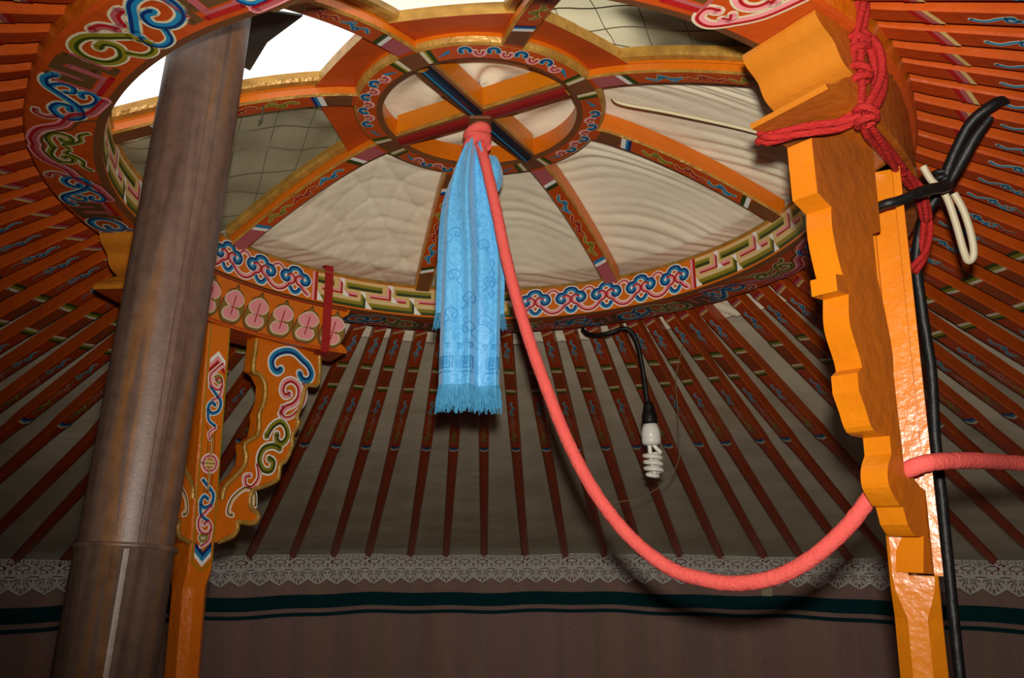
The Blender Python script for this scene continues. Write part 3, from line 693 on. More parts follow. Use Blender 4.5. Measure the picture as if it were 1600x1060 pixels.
def column(side):
    if side == 'R': A, Q, CQ, CH = -0.97120, Vector((.6638, -.4435, 2.2626)), (.6639, -.4442), (.685, .805, -57.6, -8.4, .114)
    else: A, Q, CQ, CH = 2.46502, Vector((-.605, .4117, 2.2088)), (-.6051, .4124), (.700, .806, 120.0, 173.6, .1236)
    if side == 'R': s0, s1, n0, n1, nb0, nb1 = -.080, -.015, -.040, .026, -.024, .014
    else: s0, s1, n0, n1, nb0, nb1 = .026, .088, -.035, .042, -.020, .016
    FR = Matrix.Translation(Q) @ Matrix.Rotation(A, 4, 'Z')
    root = empty('support_column', FR @ Matrix.Translation((0, 0, -Q.z)))
    ZF = -Q.z
    pn0, pn1, ps0, ps1 = (n0 + .0035 - .013, n1 - .0035 - .013, s0 + .003 - .018, s1 - .003 - .018) if side == 'R' else (n0, n1, s0, s1)
    V = lambda n, s, z: (n, s, z - ZF)
    # post: slotted above, chamfered below
    b = MB(); cx, cy = (pn0 + pn1) / 2, (ps0 + ps1) / 2; hn, hs = (pn1 - pn0) / 2, (ps1 - ps0) / 2
    def oct_(z, c, k=1.0):
        a, d = hn * k, hs * k
        return [V(cx + x, cy + y, z) for x, y in ((-a + c, -d), (a - c, -d), (a, -d + c), (a, d - c), (a - c, d), (-a + c, d), (-a, d - c), (-a, -d + c))]
    PM = YELLOW if side == 'R' else ORANGE
    zc = -.705 if side == 'R' else -.665
    b.loft([oct_(ZF, .016, .98), oct_(zc - .055, .017, .98), oct_(zc - .02, .006), oct_(zc, .004)], PM)
    sd = .03                                     # slot depth
    def slot(z):
        a, d = hn, hs; c = .004; g0, g1 = nb0 - .002 - cx, nb1 + .002 - cx
        return [V(cx + x, cy + y, z) for x, y in ((-a + c, -d), (g0, -d), (g0, -d + sd), (g1, -d + sd), (g1, -d), (a - c, -d), (a, -d + c), (a, d - c), (a - c, d), (-a + c, d), (-a, d - c), (-a, -d + c))]
    ztop = -.116 if side == 'R' else -.108
    b.loft([slot(zc), slot(ztop)], PM)
    post = b.build('post', root)
    if side == 'R': post.matrix_local = Matrix.Translation((cx, cy, 0)) @ Matrix.Rotation(25 * D2R, 4, 'Z') @ Matrix.Translation((-cx, -cy, 0))
    # bracket boards either side
    ob, ib = (brR_out, brR_in) if side == 'R' else (brL_out, brL_in)
    if side == 'R': poly = ob + [(s0 + .02, -.705)] + [(s0 + .02, -.60)] + ib[::-1][2:]
    else: poly = ob + [(s0 + .02, -.63), (s0 + .02, -.53)] + ib[::-1]
    BM = WORN_SHADED if side == 'R' else ORANGE
    for flip in (0, 1):
        F = (lambda s: cy + (cy - s) * (.86 if side == 'L' else 1)) if flip else (lambda s: s)
        b = MB(); P2 = [(F(s), min(z, -.096)) for s, z in poly]
        P2[0] = (P2[0][0], -.136 if side == 'R' and not flip else -.09); P2[-1] = (P2[-1][0], -.09)
        if flip: P2 = P2[::-1]
        b.prism(P2, lambda s, z: V(nb0, s, z), lambda s, z: V(nb1, s, z), BM, YELLOW if side == 'R' else None)
        # warm amber edge strip faces
        br = b.build('bracket', root)
        if flip:
            br.matrix_local = Matrix.Translation((cx, cy, 0)) @ Matrix.Rotation((34 if side == 'R' else 17) * D2R, 4, 'Z') @ Matrix.Translation((-cx, -cy, 0))
        if side == 'R' and not flip: tag(br, 'plain amber scalloped bracket board')
        if side == 'L':
            g = MB()
            for path in ([(F(s), z) for s, z in ob], [(F(s), z) for s, z in ib]):
                pts = [V(nb0 - .001, s, z) for s, z in [(p[0], p[1]) for p in smooth(path, 3)]]
                g.tube(pts, .0062, GOLD, 8)
            if not flip:
                for tp, dx in (((-.200, -.331), 1), ((-.186, -.372), 1)):
                    g.tube([V(nb0 + .004, tp[0] + .004, tp[1]), V(nb0 + .004, tp[0] - .012, tp[1] + .004), V(nb0 + .004, tp[0] - .022, tp[1] + .006)], .008, GOLD, 8, rad=lambda t: .009 * (1 - .85 * t))
            g.build('gold_edging', br)
            p = MB(); mp = lambda u, v, h: V(nb0 - .0006 - h, F(u), v)
            stroke(p, smooth([(-.135, -.190), (-.148, -.200), (-.150, -.182), (-.128, -.168), (-.104, -.180), (-.102, -.206), (-.118, -.222), (-.14, -.220)][::-1], 4) if False else
                   smooth([(-.138, -.196), (-.126, -.204), (-.112, -.196), (-.108, -.176), (-.122, -.158), (-.150, -.146), (-.178, -.146), (-.206, -.162), (-.226, -.174), (-.238, -.194), (-.228, -.212), (-.208, -.212), (-.198, -.198)], 4), .016, mp, BLUE, NAVY, WHITE)
            stroke(p, smooth([(-.170, -.256), (-.156, -.262), (-.146, -.250), (-.152, -.230), (-.174, -.220), (-.196, -.232), (-.200, -.258), (-.184, -.280), (-.160, -.292), (-.146, -.310)], 4), .0145, mp, PINK, CRIM, WHITE)
            stroke(p, smooth([(-.214, -.222), (-.222, -.250), (-.212, -.280), (-.184, -.310), (-.160, -.318), (-.146, -.306), (-.150, -.290)], 4), .009, mp, PINK, CRIM, WHITE)
            stroke(p, smooth([(-.106, -.370), (-.122, -.344), (-.146, -.330), (-.166, -.344), (-.170, -.368), (-.154, -.384), (-.138, -.376), (-.138, -.362)], 4), .0145, mp, OLIVE, DOLIVE, WHITE)
            stroke(p, smooth([(-.150, -.398), (-.126, -.392), (-.100, -.402), (-.090, -.428), (-.104, -.452), (-.126, -.452), (-.132, -.432), (-.118, -.424)], 4), .0145, mp, OLIVE, DOLIVE, WHITE)
            stroke(p, smooth([(-.086, -.440), (-.092, -.470), (-.076, -.494), (-.056, -.492), (-.052, -.472), (-.066, -.468)], 4), .010, mp, PINK, CRIM, WHITE)
            stroke(p, smooth([(-.086, -.540), (-.082, -.510), (-.060, -.498), (-.036, -.510), (-.018, -.530), (-.012, -.556), (-.024, -.562)], 4), .009, mp, TAN, FRET, WHITE)
            p.build('painted_scroll', br)
    # capital beam: a curved block that follows the ring
    CM = YELLOW if side == 'R' else ORANGE
    r0, r1, a0, a1, H = CH; b = MB()
    pr1 = [(0, 0), (-.008, .001), (-.018, .009), (-.026, .022), (-.034, .033), (-.044, .038), (-.054, .044), (-.062, .056), (-.0685, .078)]
    pr2 = [(-.0690, .078), (-.074, .060), (-.084, .042), (-.096, .030), (-.104, .014), (-H + .006, .003), (-H, .007)]
    prof = [tuple(q_) for q_ in smooth([(a_, b_, 0) for a_, b_ in pr1], 3)] + [tuple(q_) for q_ in smooth([(a_, b_, 0) for a_, b_ in pr2], 3)]
    prof = [(q_[0], q_[1]) for q_ in prof]
    PP = lambda r, a, z: pol(r, a * D2R, z)
    NA = 20
    secs = []
    for z, d in prof[::-1]:
        e = d / .74 / D2R; A0, A1 = a0 + e, a1 - e
        secs.append([PP(r0, A0 + (A1 - A0) * k / NA, z) for k in range(NA + 1)] + [PP(r1, A1 - (A1 - A0) * k / NA, z) for k in range(NA + 1)])
    n = 2 * NA + 2
    for i in range(len(secs) - 1):
        for j in range(n):
            mm = (CAPY if j in (NA, n - 1) else (ORANGE if j < NA else (WORN_SHADED if side == 'R' else ORANGE)))
            b.add([secs[i][j], secs[i][(j + 1) % n], secs[i + 1][(j + 1) % n], secs[i + 1][j]], [(0, 1, 2, 3)], mm, False)
    for sct, fl_ in ((secs[0], 1), (secs[-1], 0)):
        for k in range(NA):
            q_ = [sct[k], sct[k + 1], sct[n - 2 - k], sct[n - 1 - k]]
            b.add(q_[::-1] if fl_ else q_, [(0, 1, 2, 3)], WORN_SHADED if side == 'R' else RUST)
    cap = b.build('capital_beam', root)
    CW = CROWN @ Matrix.Translation((0, 0, -.0015))
    cap.matrix_parent_inverse = Matrix(); cap.matrix_local = (FR @ Matrix.Translation((0, 0, ZF))).inverted() @ CW
    if side == 'L':
        # lotus row on the inner face
        mp = lambda u, v, h: pol(r0 - .0008 - h, 147 * D2R + u / r0, v)
        for k in range(8):
            p = MB(); c = .238 - k * .0745; z0 = -.066; sh = .012
            S = lambda pts, m, h: fill(p, [(c + x - sh * (y / .05), z0 + y) for x, y in pts], mp, h * 3 - .0006, m)
            S([(p_[0], p_[1]) for p_ in smooth([(-.036, -.026), (-.022, -.046), (0, -.05), (.022, -.046), (.036, -.026), (.035, .004), (.030, .016), (.022, .036), (.008, .044), (0, .058), (-.008, .044), (-.022, .036), (-.030, .016), (-.035, .004)], 3, True)], FRET, .0002)
            S([(p_[0], p_[1]) for p_ in smooth([(-.033, -.026), (-.02, -.043), (0, -.047), (.02, -.043), (.033, -.026), (.032, .004), (.027, .014), (.02, .033), (.007, .041), (0, .05), (-.007, .041), (-.02, .033), (-.027, .014), (-.032, .004)], 3, True)], mat_olv, .0004)
            S([(p_[0]*1.25, p_[1]*1.12) for p_ in smooth([(0, -.008), (.02, .002), (.024, .016), (.014, .030), (0, .036), (-.014, .030), (-.024, .016), (-.02, .002)], 3, True)], CREAM, .0006)
            S([(p_[0]*1.25, p_[1]*1.12) for p_ in smooth([(0, -.005), (.018, .004), (.0215, .016), (.012, .028), (0, .033), (-.012, .028), (-.0215, .016), (-.018, .004)], 3, True)], PINK, .0008)
            S([(p_[0]*1.25, p_[1]*1.15) for p_ in smooth([(0, -.004), (.016, -.008), (.022, -.022), (.014, -.034), (0, -.036), (-.014, -.034), (-.022, -.022), (-.016, -.008)], 3, True)], CREAM, .0006)
            S([(p_[0]*1.25, p_[1]*1.15) for p_ in smooth([(0, -.006), (.014, -.010), (.019, -.022), (.012, -.031), (0, -.033), (-.012, -.031), (-.019, -.022), (-.014, -.010)], 3, True)], PINK, .0009)
            ribbon(p, [(c - sh * (y / .05), z0 + y) for y in (.024, .010, -.004, -.026)], .003, mp, .0030, CRIM)
            p.build('painted_lotus', cap)
        b = MB()
        ribbon(b, [(-.32 + .0325 * k, -.004) for k in range(20)], .005, mp, .0002, MAROON); b.build('painted_border', cap); b = MB(); ribbon(b, [(-.30 + .03 * k, -.118) for k in range(20)], .006, mp, .0002, RUST)
        b.build('painted_border', cap)
        # painted front of the post
        p = MB(); mp = lambda u, v, h: V(n0 - .0006 - h, (s0 + s1) / 2 + u, v)
        for s in (-1, 1): ribbon(p, [(s * .026, -.12), (s * .026, -.665)], .003, mp, .0002, OLIVE); 
        ribbon(p, [(-.026, -.665), (0, -.685), (.026, -.665)], .003, mp, .0002, OLIVE)
        def chev(z, ms, d):
            for k, m in enumerate(ms):
                y = z - d * k * .011 
                fill(p, [(-.021, y), (0, y + d * .022), (.021, y), (.021, y - d * .011), (0, y + d * .011), (-.021, y - d * .011)], mp, .0003, m)
        chev(-.205, (WHITE, PINK, CRIM), 1); chev(-.630, (NAVY, BLUE, WHITE), -1) if False else chev(-.655, (WHITE, BLUE, NAVY), -1)
        def sc1(z, s, m1, m2):
            stroke(p, smooth([(s * .014, z + .05), (s * -.002, z + .034), (s * -.016, z + .018), (s * -.012, z - .004), (s * .006, z - .012), (s * .016, z), (s * .008, z + .014), (s * -.002, z + .008)], 4), .008, mp, m1, m2, WHITE)
            stroke(p, smooth([(s * .016, z - .004), (s * .012, z - .028), (s * -.006, z - .040)], 4), .007, mp, m1, m2, WHITE)
        sc1(-.262, -1, PINK, CRIM); sc1(-.320, 1, BLUE, NAVY); sc1(-.535, 1, BLUE, NAVY); sc1(-.592, -1, PINK, CRIM)
        stroke(p, spiral(-.006, -.252, .012, .004, .5, 1.0, 10), .006, mp, OLIVE, None, WHITE); stroke(p, spiral(.004, -.612, .012, .004, 2.5, 1.0, 10), .006, mp, OLIVE, None, WHITE)
        stroke(p, smooth([(-.008, -.365), (.008, -.378), (.004, -.392)], 3), .006, mp, PINK, CRIM, WHITE)
        stroke(p, spiral(0, -.447, .0185, .0185, 0, 1.0, 20), .007, mp, PINK, CRIM, WHITE)
        ribbon(p, [(0, -.385), (0, -.51)], .006, mp, .0016, FRET); ribbon(p, [(0, -.388), (0, -.507)], .003, mp, .0018, TAN)
        fill(p, [(-.013, -.44), (.013, -.44), (.013, -.454), (-.013, -.454)], mp, .002, TAN); ribbon(p, [(-.013, -.447), (.013, -.447)], .002, mp, .0022, FRET)
        for s in (-1, 1): ribbon(p, smooth([(s * .020, -.36), (s * .008, -.375), (s * .009, -.41), (s * .009, -.48), (s * .008, -.515), (s * .02, -.53)], 3), .002, mp, .0003, FRET)
        p.build('painted_scroll', post)
        tag(root, 'painted orange column with lotus beam and gold-edged brackets, behind the stove pipe', 'column')
    else:
        tag(root, 'plain amber column with scalloped bracket, near right side, tied with red cord', 'column')
    CW2 = CROWN @ Matrix.Translation((CQ[0], CQ[1], -.0015)) @ Matrix.Rotation(A, 4, 'Z')
    return root, FR, CW2, ZF
mat_olv = mat('bronze_olive_paint', srgb(132, 100, 40), 0.45, 0.4)
colR, FRR, CWR, ZFR = column('R')
colL, FRL, CWL, ZFL = column('L')

# ================================================================== red cords
def kinked(pts, n=6): return smooth(pts, n)
def cords(mb, pts, r, k=3, spread=.006, m=REDCORD):
    P = smooth(pts, 8)
    for j in range(k):
        ph = 2 * PI * j / k
        out = []
        for i, p in enumerate(P):
            t = (P[min(i + 1, len(P) - 1)] - P[max(i - 1, 0)]).normalized(); u = t.orthogonal().normalized(); v = t.cross(u)
            a = ph + i * .10
            out.append(p + u * spread * math.cos(a) + v * spread * math.sin(a))
        mb.tube(out, r, m, 8)
b = MB(); T = lambda p: tuple(CWR @ Vector(p))
TC = lambda r, a, z: tuple(cr(pol(r, a * D2R, z)))
AZ = -51.3
cords(b, [TC(.812, AZ, .125), TC(.826, AZ, .06), TC(.822, AZ, .03), TC(.806, AZ, -.03), TC(.803, AZ, -.09), TC(.801, AZ - .2, -.122)], .0056)
cords(b, [TC(.800, AZ, -.120), TC(.775, -51.9, -.126), TC(.745, -53.2, -.127), TC(.700, -55.0, -.127), TC(.683, -55.2, -.121), TC(.682, -51, -.10), TC(.69, -46, -.02)], .0050)
cords(b, [TC(.801, AZ + .2, -.124), TC(.797, -49.2, -.130), TC(.792, -45, -.129), TC(.788, -39, -.127), TC(.797, -34.6, -.130), (.680, -.440, 2.118), (.704, -.405, 2.09), (.708, -.382, 2.05), (.69, -.37, 2.02)], .0050)
cords(b, [TC(.814, AZ + .2, .0), TC(.822, AZ + 1.7, -.025), TC(.820, AZ + 2.2, -.065), TC(.812, AZ + 1.0, -.105), TC(.804, AZ, -.122)], .0060)
for dz, da in ((-.012, .4), (-.060, 0), (-.122, .1)):                       # knots
    pts = []
    for k in range(34):
        t = k / 33 * 2 * PI * 2.2
        pts.append(TC(.808 + .012 * math.cos(t), AZ + da + 1.0 * math.sin(t), dz + .010 * math.sin(t * .45) - .004))
    b.tube(pts, .0052, REDCORD, 8)
o = b.build('lashing'); tag(o, 'knotted red cotton cord lashing the amber right column to the crown', 'cord')
b = MB()
for s_, w_, m_ in ((-.268, .012, REDCORD),):
    path = [(.02, .112), (.0, .110), (-.0035, .05), (-.0035, .0), (-.0035, -.122), (0, -.128), (.098, -.128), (.1035, -.122), (.1035, .0)]
    CPl = lambda n_, s_, z_: cr(pol(.70 + n_, (125.4 * D2R) - s_ / .70, z_))
    A = [[tuple(CPl(n_, -w_, z_)) for n_, z_ in path], [tuple(CPl(n_, w_, z_)) for n_, z_ in path]]
    path2 = [(n_ - .002 * (1 if n_ < 0.03 else -1), z_ + (.002 if z_ > .1 else (-.002 if z_ < -.123 else 0))) for n_, z_ in path]
    B = [[tuple(CPl(n_, -w_, z_)) for n_, z_ in path2], [tuple(CPl(n_, w_, z_)) for n_, z_ in path2]]
    b.grid([A[0], A[1], B[1], B[0]], m_, False, cv=True)
o = b.build('red_strap'); tag(o, 'flat red strap binding the lotus beam to the crown at left', 'strap')

# ================================================================== stove pipe
PB, PT = Vector((-.492, -.66, 0.0)), Vector((-.4345, -.378, 2.52))
pz = (PT - PB).normalized(); px = Vector((0, -1, 0)); px = (px - pz * px.dot(pz)).normalized(); py = pz.cross(px)
PMx = Matrix(((px.x, py.x, pz.x, PB.x), (px.y, py.y, pz.y, PB.y), (px.z, py.z, pz.z, PB.z), (0, 0, 0, 1)))
pipe = empty('stove_pipe', PMx); tag(pipe, 'tall weathered brown steel stove pipe leaning at left, up through the crown', 'stove pipe')
PLn = (PT - PB).length; ZC = 1.60; R1, R2 = .0608, .0585
b = MB(); b.lathe([(R1, 0), (R1, ZC - .002), (R1 + .0035, ZC), (R1 + .0035, ZC + .005), (R1 - .001, ZC + .006)], PIPE, 48, True, caps=False); b.build('lower_section', pipe)
b = MB(); b.lathe([(R2, ZC - .05), (R2, PLn)], PIPE, 48, True, caps=False); b.lathe([(R2 - .002, ZC - .05), (R2 - .002, PLn)], PIPE, 48, True, caps=False); b.build('upper_section', pipe)
def seam(r, z0, z1, a, name, w=.008):
    b = MB(); sec = []
    for z in (z0, z1):
        sec.append([((r + h) * math.cos(a + t), (r + h) * math.sin(a + t), z) for t, h in ((-w / r, -.0005), (-w / r * .8, .0012), (0, .0014), (w / r * .8, .0012), (w / r, -.0005))])
    b.grid(sec, PIPE, False); b.build(name, pipe)
seam(R2, ZC + .006, PLn, .72, 'seam'); seam(R1, 0, ZC - .002, .40, 'seam', .004)

# ================================================================== red rope
RP = [(-.007, .02, 2.432), (.003, .008, 2.393), (.014, -.006, 2.346), (.034, -.024, 2.247), (.053, -.038, 2.146), (.075, -.056, 2.049), (.1, -.079, 1.955), (.128, -.104, 1.866), (.159, -.133, 1.775), (.194, -.165, 1.695), (.231, -.199, 1.633), (.267, -.231, 1.589), (.309, -.27, 1.555), (.345, -.303, 1.543), (.38, -.335, 1.538), (.418, -.37, 1.544), (.45, -.4, 1.559), (.482, -.429, 1.585), (.514, -.458, 1.622), (.540, -.481, 1.662)]
RP += [(.553, -.492, 1.678), (.567, -.509, 1.690), (.589, -.533, 1.702), (.630, -.520, 1.707), (.700, -.478, 1.711), (.826, -.395, 1.713), (1.2, -.2, 1.71), (2.0, .35, 1.66)]
b = MB()
Pp = smooth(RP, 10); out = []
b.tube(Pp, .0128, CORAL, 14, True, rad=lambda t: .0116 + .0002 * math.sin(t * 300) + .0002 * math.sin(t * 521))
rope = b.build('rope'); tag(rope, 'coral red cloth rope sagging from the crown hub to the right column', 'rope')
b = MB(); K = Vector((-.006, .008, 2.418))
pts = []
for k in range(60):
    t = k / 59 * 2 * PI * 3
    pts.append(K + Vector((.019 * math.cos(t), .015 * math.sin(t), -.016 + .034 * k / 59 + .006 * math.sin(t * 1.5))))
b.tube(pts, .0115, CORAL, 10); b.tube([K + Vector((0, 0, .02)), K + Vector((.003, .004, .036))], .004, CORAL, 8)
b.build('knot', rope)

# ================================================================== blue silk scarf
scf = empty('silk_scarf', Matrix.Translation((-.01, .0, 1.80))); tag(scf, 'long blue silk scarf with fringed ends hanging from the crown hub', 'scarf')
def sm(a, b_, t): t = max(0, min(1, (t - a) / (b_ - a))); return t * t * (3 - 2 * t)
def scarf_layer(name, ztop, zbot, yoff, wl, wr, fold, seed, th=.0012):
    b = MB(); rows = []; NZ, NX = 70, 44
    z_ = lambda i: ztop + (zbot - ztop) * i / NZ
    for i in range(NZ + 1):
        z = z_(i); t = (ztop - z) / .22
        k = sm(0, 1, t); L = .020 + (wl - .020) * (1 - (1 - min(1, t)) ** 3.0); R = .012 + (wr - .012) * (1 - (1 - min(1, t / 1.25)) ** 1.8)
        cx = -.010 - .006 * sm(0, 3, t)
        row = []
        for j in range(NX + 1):
            u = j / NX; x = cx - L + (L + R) * u
            g = 1 - .65 * sm(.4, 2.2, t)
            y = yoff + fold * (-.020 * math.exp(-((u - .47 + .03 * math.sin(z * 9)) / .09) ** 2) + .015 * sm(.49, .64, u) - .003 * math.sin(u * 6.3) - .016 * sm(.80, 1.0, u)) * (.5 + .5 * k)
            y += g * .0045 * math.sin(u * 13 + seed + 1.5 * math.sin(z * 7)) * (.4 + .6 * math.sin(PI * u)) + .004 * math.sin(u * 9 + z * 11 + seed)
            e = abs(u - .5) * 2; y += .02 * max(0, e - .85) / .15 * (1 if name == 'front_layer' else .5)
            if i < 8: y += -.006 * (1 - i / 8)
            row.append((x + .01, y, z - 1.80))
        rows.append(row)
    b.grid(rows, SILK, True); b.grid([[(p[0], p[1] + th, p[2]) for p in r][::-1] for r in rows], SILK, True)
    o = b.build(name, scf)
    return o, rows
fo, fr = scarf_layer('front_layer', 2.405, 1.892, -.004, .062, .058, 1.0, .7)
bo, brw = scarf_layer('back_layer', 2.395, 2.045, .028, .074, .066, .5, 2.1)
def fringe(rows, o, n, ln, name='fringe'):
    b = MB(); last = rows[-1]
    for k in range(n):
        u = k / (n - 1) * (len(last) - 1); i = min(int(u), len(last) - 2); f = u - i
        p = Vector(last[i]).lerp(Vector(last[i + 1]), f); dx = (k / (n - 1) - .5) * .012
        L = ln * random.uniform(.85, 1.12); pts = [p + Vector((dx * t + random.uniform(-.0015, .0015) * t, random.uniform(-.004, .004) * t, -L * t)) for t in (0, .35, .7, 1)]
        b.tube(pts, .0008, FRINGE, 4)
    tag(b.build(name, o), kind='stuff')
fringe(fr, fo, 120, .052); fringe(fr, fo, 90, .046, 'fringe'); 
fringe(brw[:] , bo, 70, .035)
# woven figures near the hem (fret squares and cloud curls)
def mp_sf(u, v, h):
    z = v - 1.80; rws = fr; tt = (2.405 - v) / (2.405 - 1.892) * (len(rws) - 1); i = max(0, min(len(rws) - 2, int(tt)))
    ro = rws[i]; j = max(0, min(len(ro) - 2, int(u * (len(ro) - 1)))); f = u * (len(ro) - 1) - j; gq = tt - i
    a = Vector(ro[j]).lerp(Vector(ro[j + 1]), f); c = Vector(rws[i + 1][j]).lerp(Vector(rws[i + 1][j + 1]), f); p = a.lerp(c, gq)
    return (p.x, p.y - .0009 - h, p.z)
p = MB()
sq = lambda pts, u0, z0, s: [(u0 + x * s / .12, z0 + y * s) for x, y in pts]
dens = lambda pts: [(a[0] + (c[0] - a[0]) * k / 5, a[1] + (c[1] - a[1]) * k / 5) for a, c in zip(pts[:-1], pts[1:]) for k in range(5)] + [pts[-1]]
def rib2(pts, w):                                    # ribbon in scarf space with the width given in metres
    mpx = lambda u, v, h: mp_sf(u / 1.0 * 1 / .12, v, h)
    ribbon(p, [(a * .12, c) for a, c in dens(pts)], w, mpx, .0001, SILKD)
for u0 in (.02, .36, .78):
    p = MB()
    rib2(sq([(0, 0), (0, 1), (.35, 1), (.35, .3), (.6, .3), (.6, 1)], u0, 1.925, .022), .003)
    rib2(sq([(.2, .75), (.2, 0), (.85, 0), (.85, 1), (1.1, 1), (1.1, 0)], u0, 1.925, .022), .003)
    rib2([(u0 - .01, 1.917), (u0 + .2, 1.917)], .003); p.build('woven_figure', fo)
for u0 in (.10, .30, .48, .72, .86):
    p = MB(); rib2(sq([(0, .8), (.3, .8), (.3, .2), (.6, .2)], u0, 1.962, .012), .0022); rib2(sq([(.1, 1), (.7, 1), (.7, .4)], u0, 1.962, .012), .0022); p.build('woven_figure', fo)
for u0, z0, s in ((.18, 2.03, 1), (.22, 2.11, -1), (.2, 2.20, 1), (.74, 2.02, -1), (.80, 2.10, 1), (.72, 2.18, -1), (.47, 2.06, 1), (.48, 2.0, -1)):
    p = MB(); rib2([(u0 + s * q[0] / .12, z0 + q[1]) for q in smooth([(-.014, -.016), (-.004, -.006), (-.012, .006), (-.002, .016), (.012, .010), (.010, -.004), (.0, -.002), (.006, .006)], 3)], .0018); p.build('woven_figure', fo)
for k in range(4):
    z0 = 2.07 + k * .022; p = MB()
    rib2([(.84, z0), (.80, z0 + .010), (.84, z0 + .020), (.88, z0 + .010), (.84, z0)], .002); p.build('woven_figure', fo)

b = MB(); rows = []
for i in range(13):
    t = PI * i / 12
    rows.append([(.031 + (.030 + .003 * math.sin(5 * a)) * math.sin(t) * math.cos(a) * .92, .026 + .026 * math.sin(t) * math.sin(a), .545 + .042 * math.cos(t) - .004 * math.sin(3 * a)) for a in [2 * PI * k / 20 for k in range(20)]])
b.grid(rows, SILK, True, cu=True); b.build('silk_knot', scf)

# ================================================================== hanging lamp
lamp = empty('hanging_lamp', Matrix.Translation((.490, .70, 1.755)) @ Matrix.Rotation(-.045, 4, 'Y')); tag(lamp, 'white spiral energy-saving bulb in a black socket hanging on a black cord', 'lamp')
b = MB(); b.tube(smooth([(-.160, .09, .445), (-.150, .06, .425), (-.125, .02, .412), (-.090, .0, .414), (-.055, 0, .424), (-.032, 0, .412), (-.018, 0, .378), (-.010, 0, .32), (-.005, 0, .25), (-.002, 0, .20)], 6), .0062, RUBBER, 10); b.build('cord', lamp)
b = MB(); b.lathe([(.006, .212), (.011, .208), (.014, .200), (.0165, .192), (.0175, .178), (.0205, .174), (.0215, .158), (.0205, .148), (.017, .146)], RUBBER, 28); b.build('socket', lamp)
b = MB(); b.lathe([(.012, .149), (.019, .147), (.0235, .135), (.0265, .122), (.027, .110), (.0262, .1085), (.0262, .1065), (.027, .105), (.0265, .096), (.023, .090), (.012, .087), (.004, .087)], BULBW, 30); b.build('bulb_base', lamp)
b = MB(); pts = []
for k in range(121):
    t = k / 120; a = t * 2 * PI * 3.6; r = .0225 * (1 - .25 * max(0, (t - .82) / .18)); pts.append((r * math.cos(a), r * math.sin(a), .068 - .062 * t))
pts = [(.006, .006, .090), (.012, .006, .082), (.018, .004, .074)] + pts + [(.010, -.004, .002), (.002, .0, .010), (-.004, .004, .05), (-.006, .004, .090)]
b.tube(smooth(pts, 2), .0062, TUBE, 9)
pts2 = []
for k in range(100):
    t = k / 99; a = t * 2 * PI * 3.0 + PI; r = .0215; pts2.append((r * math.cos(a), r * math.sin(a), .060 - .046 * t))
b.build('spiral_tube', lamp)

# ================================================================== cables by the right column
b = MB()
b.tube(smooth([(.84, -.485, 2.275), (.80, -.495, 2.256), (.772, -.500, 2.243), (.747, -.479, 2.222), (.732, -.445, 2.178), (.723, -.423, 2.139), (.707, -.397, 2.101), (.700, -.373, 2.045), (.710, -.354, 1.965), (.723, -.339, 1.864), (.726, -.324, 1.764), (.728, -.32, 1.664), (.728, -.318, 1.548), (.722, -.327, 1.402), (.72, -.33, .8), (.72, -.33, .03)], 8), .0082, RUBBER, 12)
cab = b.build('power_cable'); tag(cab, 'black power cable running down behind the amber right column', 'cable')
b = MB(); b.tube(smooth([(0.728, -0.432, 2.14), (0.689, -0.49, 2.113), (0.654, -0.513, 2.099), (0.62, -0.531, 2.084), (0.593, -0.535, 2.072), (0.575, -0.53, 2.068), (0.567, -0.502, 2.069)], 8), .0072, RUBBER, 12, rad=lambda t: .0086 if t < .5 else .0068); b.build('branch_cable', cab)
b = MB()
for k in range(5):
    pts = [Vector((.724 + .0115 * math.cos(t), -.425 + .0115 * math.sin(t), 2.128 + k * .008 + .003 * math.sin(t + k))) for t in [2 * PI * j / 16 for j in range(17)]]
    b.tube(pts, .0045, RUBBER, 6)
b.build('tape_wrap', cab)
b = MB(); b.tube(smooth([(.770, -.496, 2.226), (.753, -.476, 2.200), (.739, -.452, 2.166), (.730, -.434, 2.142)], 6), .011, RUBBER, 10, rad=lambda t: .009 * math.sin(PI * (.2 + .6 * t))); b.build('tape_flag', cab)
b = MB()
b.tube(smooth([(.687, -.442, 2.168), (.699, -.440, 2.146), (.715, -.446, 2.119), (.729, -.440, 2.080), (.743, -.430, 2.035), (.751, -.426, 2.020), (.758, -.430, 2.029), (.753, -.438, 2.057), (.742, -.444, 2.094), (.729, -.446, 2.122)], 8), .0056, WIRE, 10)
o = b.build('white_wire'); tag(o, 'looped white wire hanging from the taped cable joint', 'wire')
b = MB(); b.tube(smooth([tuple(cr(p)) for p in ((.268, -.095, .232), (.29, -.08, .226), (.39, -.086, .203), (.56, -.083, .165), (.69, -.08, .12))], 6), .0035, CORDW, 8)
o = b.build('cream_cord'); tag(o, 'thin cream cord stretched under the white cover beside the right spoke', 'cord')
b = MB(); b.tube(smooth([(.642, .85, 2.30), (.642, .85, 2.221), (.612, .85, 2.121), (.597, .85, 2.042), (.600, .85, 1.926), (.595, .85, 1.813), (.554, .87, 1.747), (.477, .89, 1.704), (.402, .90, 1.691)], 6), .0016, STRING, 6)
o = b.build('string'); tag(o, 'thin grey string dangling beside the hanging bulb', 'string')

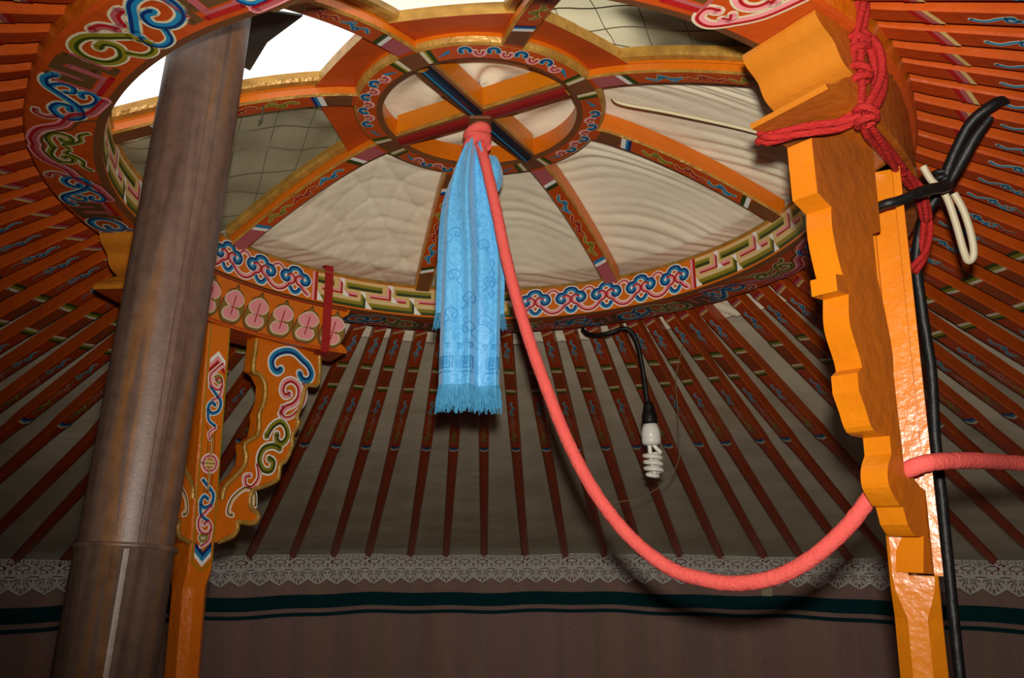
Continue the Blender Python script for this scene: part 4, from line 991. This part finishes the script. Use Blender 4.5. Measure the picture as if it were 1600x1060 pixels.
# ================================================================== lace along the wall top
lv = MB()
z0, z1 = 1.345, 1.484; SW = 1.86                     # scallop width in degrees
NS = int(170 / SW); a00 = 5; NV, NU = 26, 18
def lace_open(u, v, s):
    if v < .42:                                      # fans: ribs spreading from the middle
        dx, dy = (u - .5), (.44 - v) * 1.25; rad = math.hypot(dx, dy); ang = math.atan2(dx, dy)
        return .10 < rad < .50 and math.cos(ang * 17) > .25
    if v < .50: return False
    if v < .56: return math.cos(u * 2 * PI * 4) > .5
    if v < .84:
        rr = math.hypot((u - .5) * 2.1, (v - .70) * 6.5)
        return .45 < rr < .68 or (rr > .95 and math.cos(u * 40 + v * 30) > .2)
    return v < .95 and math.cos(u * 2 * PI * 3 + s) * math.cos(v * 90) > .45
for s in range(NS):
    P = []
    for i in range(NV + 1):
        v = i / NV
        for j in range(NU + 1):
            u = j / NU; a = (a00 + (s + u) * SW) * D2R
            drop = .026 * (1 - abs(2 * u - 1) ** 1.25) if v < .5 else 0
            zz = z0 + .026 + (z1 - z0 - .026) * v - drop * (1 - v / .5 if v < .5 else 0)
            zz += .005 * math.sin(s * .37) * v + .003 * math.sin(s * 1.1 + u) * v
            r = 2.80 + .006 * math.sin((s + u) * .8) + (.004 * math.cos(u * 2 * PI) if v < .5 else .003 * math.sin(v * 30))
            P.append(wallp(a, r, zz))
    F_ = [(i * (NU + 1) + j, i * (NU + 1) + j + 1, (i + 1) * (NU + 1) + j + 1, (i + 1) * (NU + 1) + j) for i in range(NV) for j in range(NU) if not lace_open((j + .5) / NU, (i + .5) / NV, s)]
    lv.add(P, F_, LACE, True)
o = lv.build('lace_valance'); tag(o, 'white scalloped lace valance running along the top of the wall', 'valance')
b = MB()
aa = math.atan2(2.566, 1.417 - WX)
P0 = Vector(wallp(aa, 2.862, 1.338)); tx = Vector((-math.sin(aa), math.cos(aa), 0)); rx_ = Vector((math.cos(aa), math.sin(aa), 0))
pts8 = lambda z, k: [P0 + tx * (sx * .026 * k) + rx_ * (sr * .004) + Vector((0, 0, z)) for sx, sr in ((-1, -1), (1, -1), (1, 1), (-1, 1))]
b.loft([pts8(-.042, .8), pts8(-.036, 1), pts8(.06, .9)], TAGM)
o = b.build('wall_tag'); tag(o, 'small beige tag hanging below the lace under the rope', 'tag')
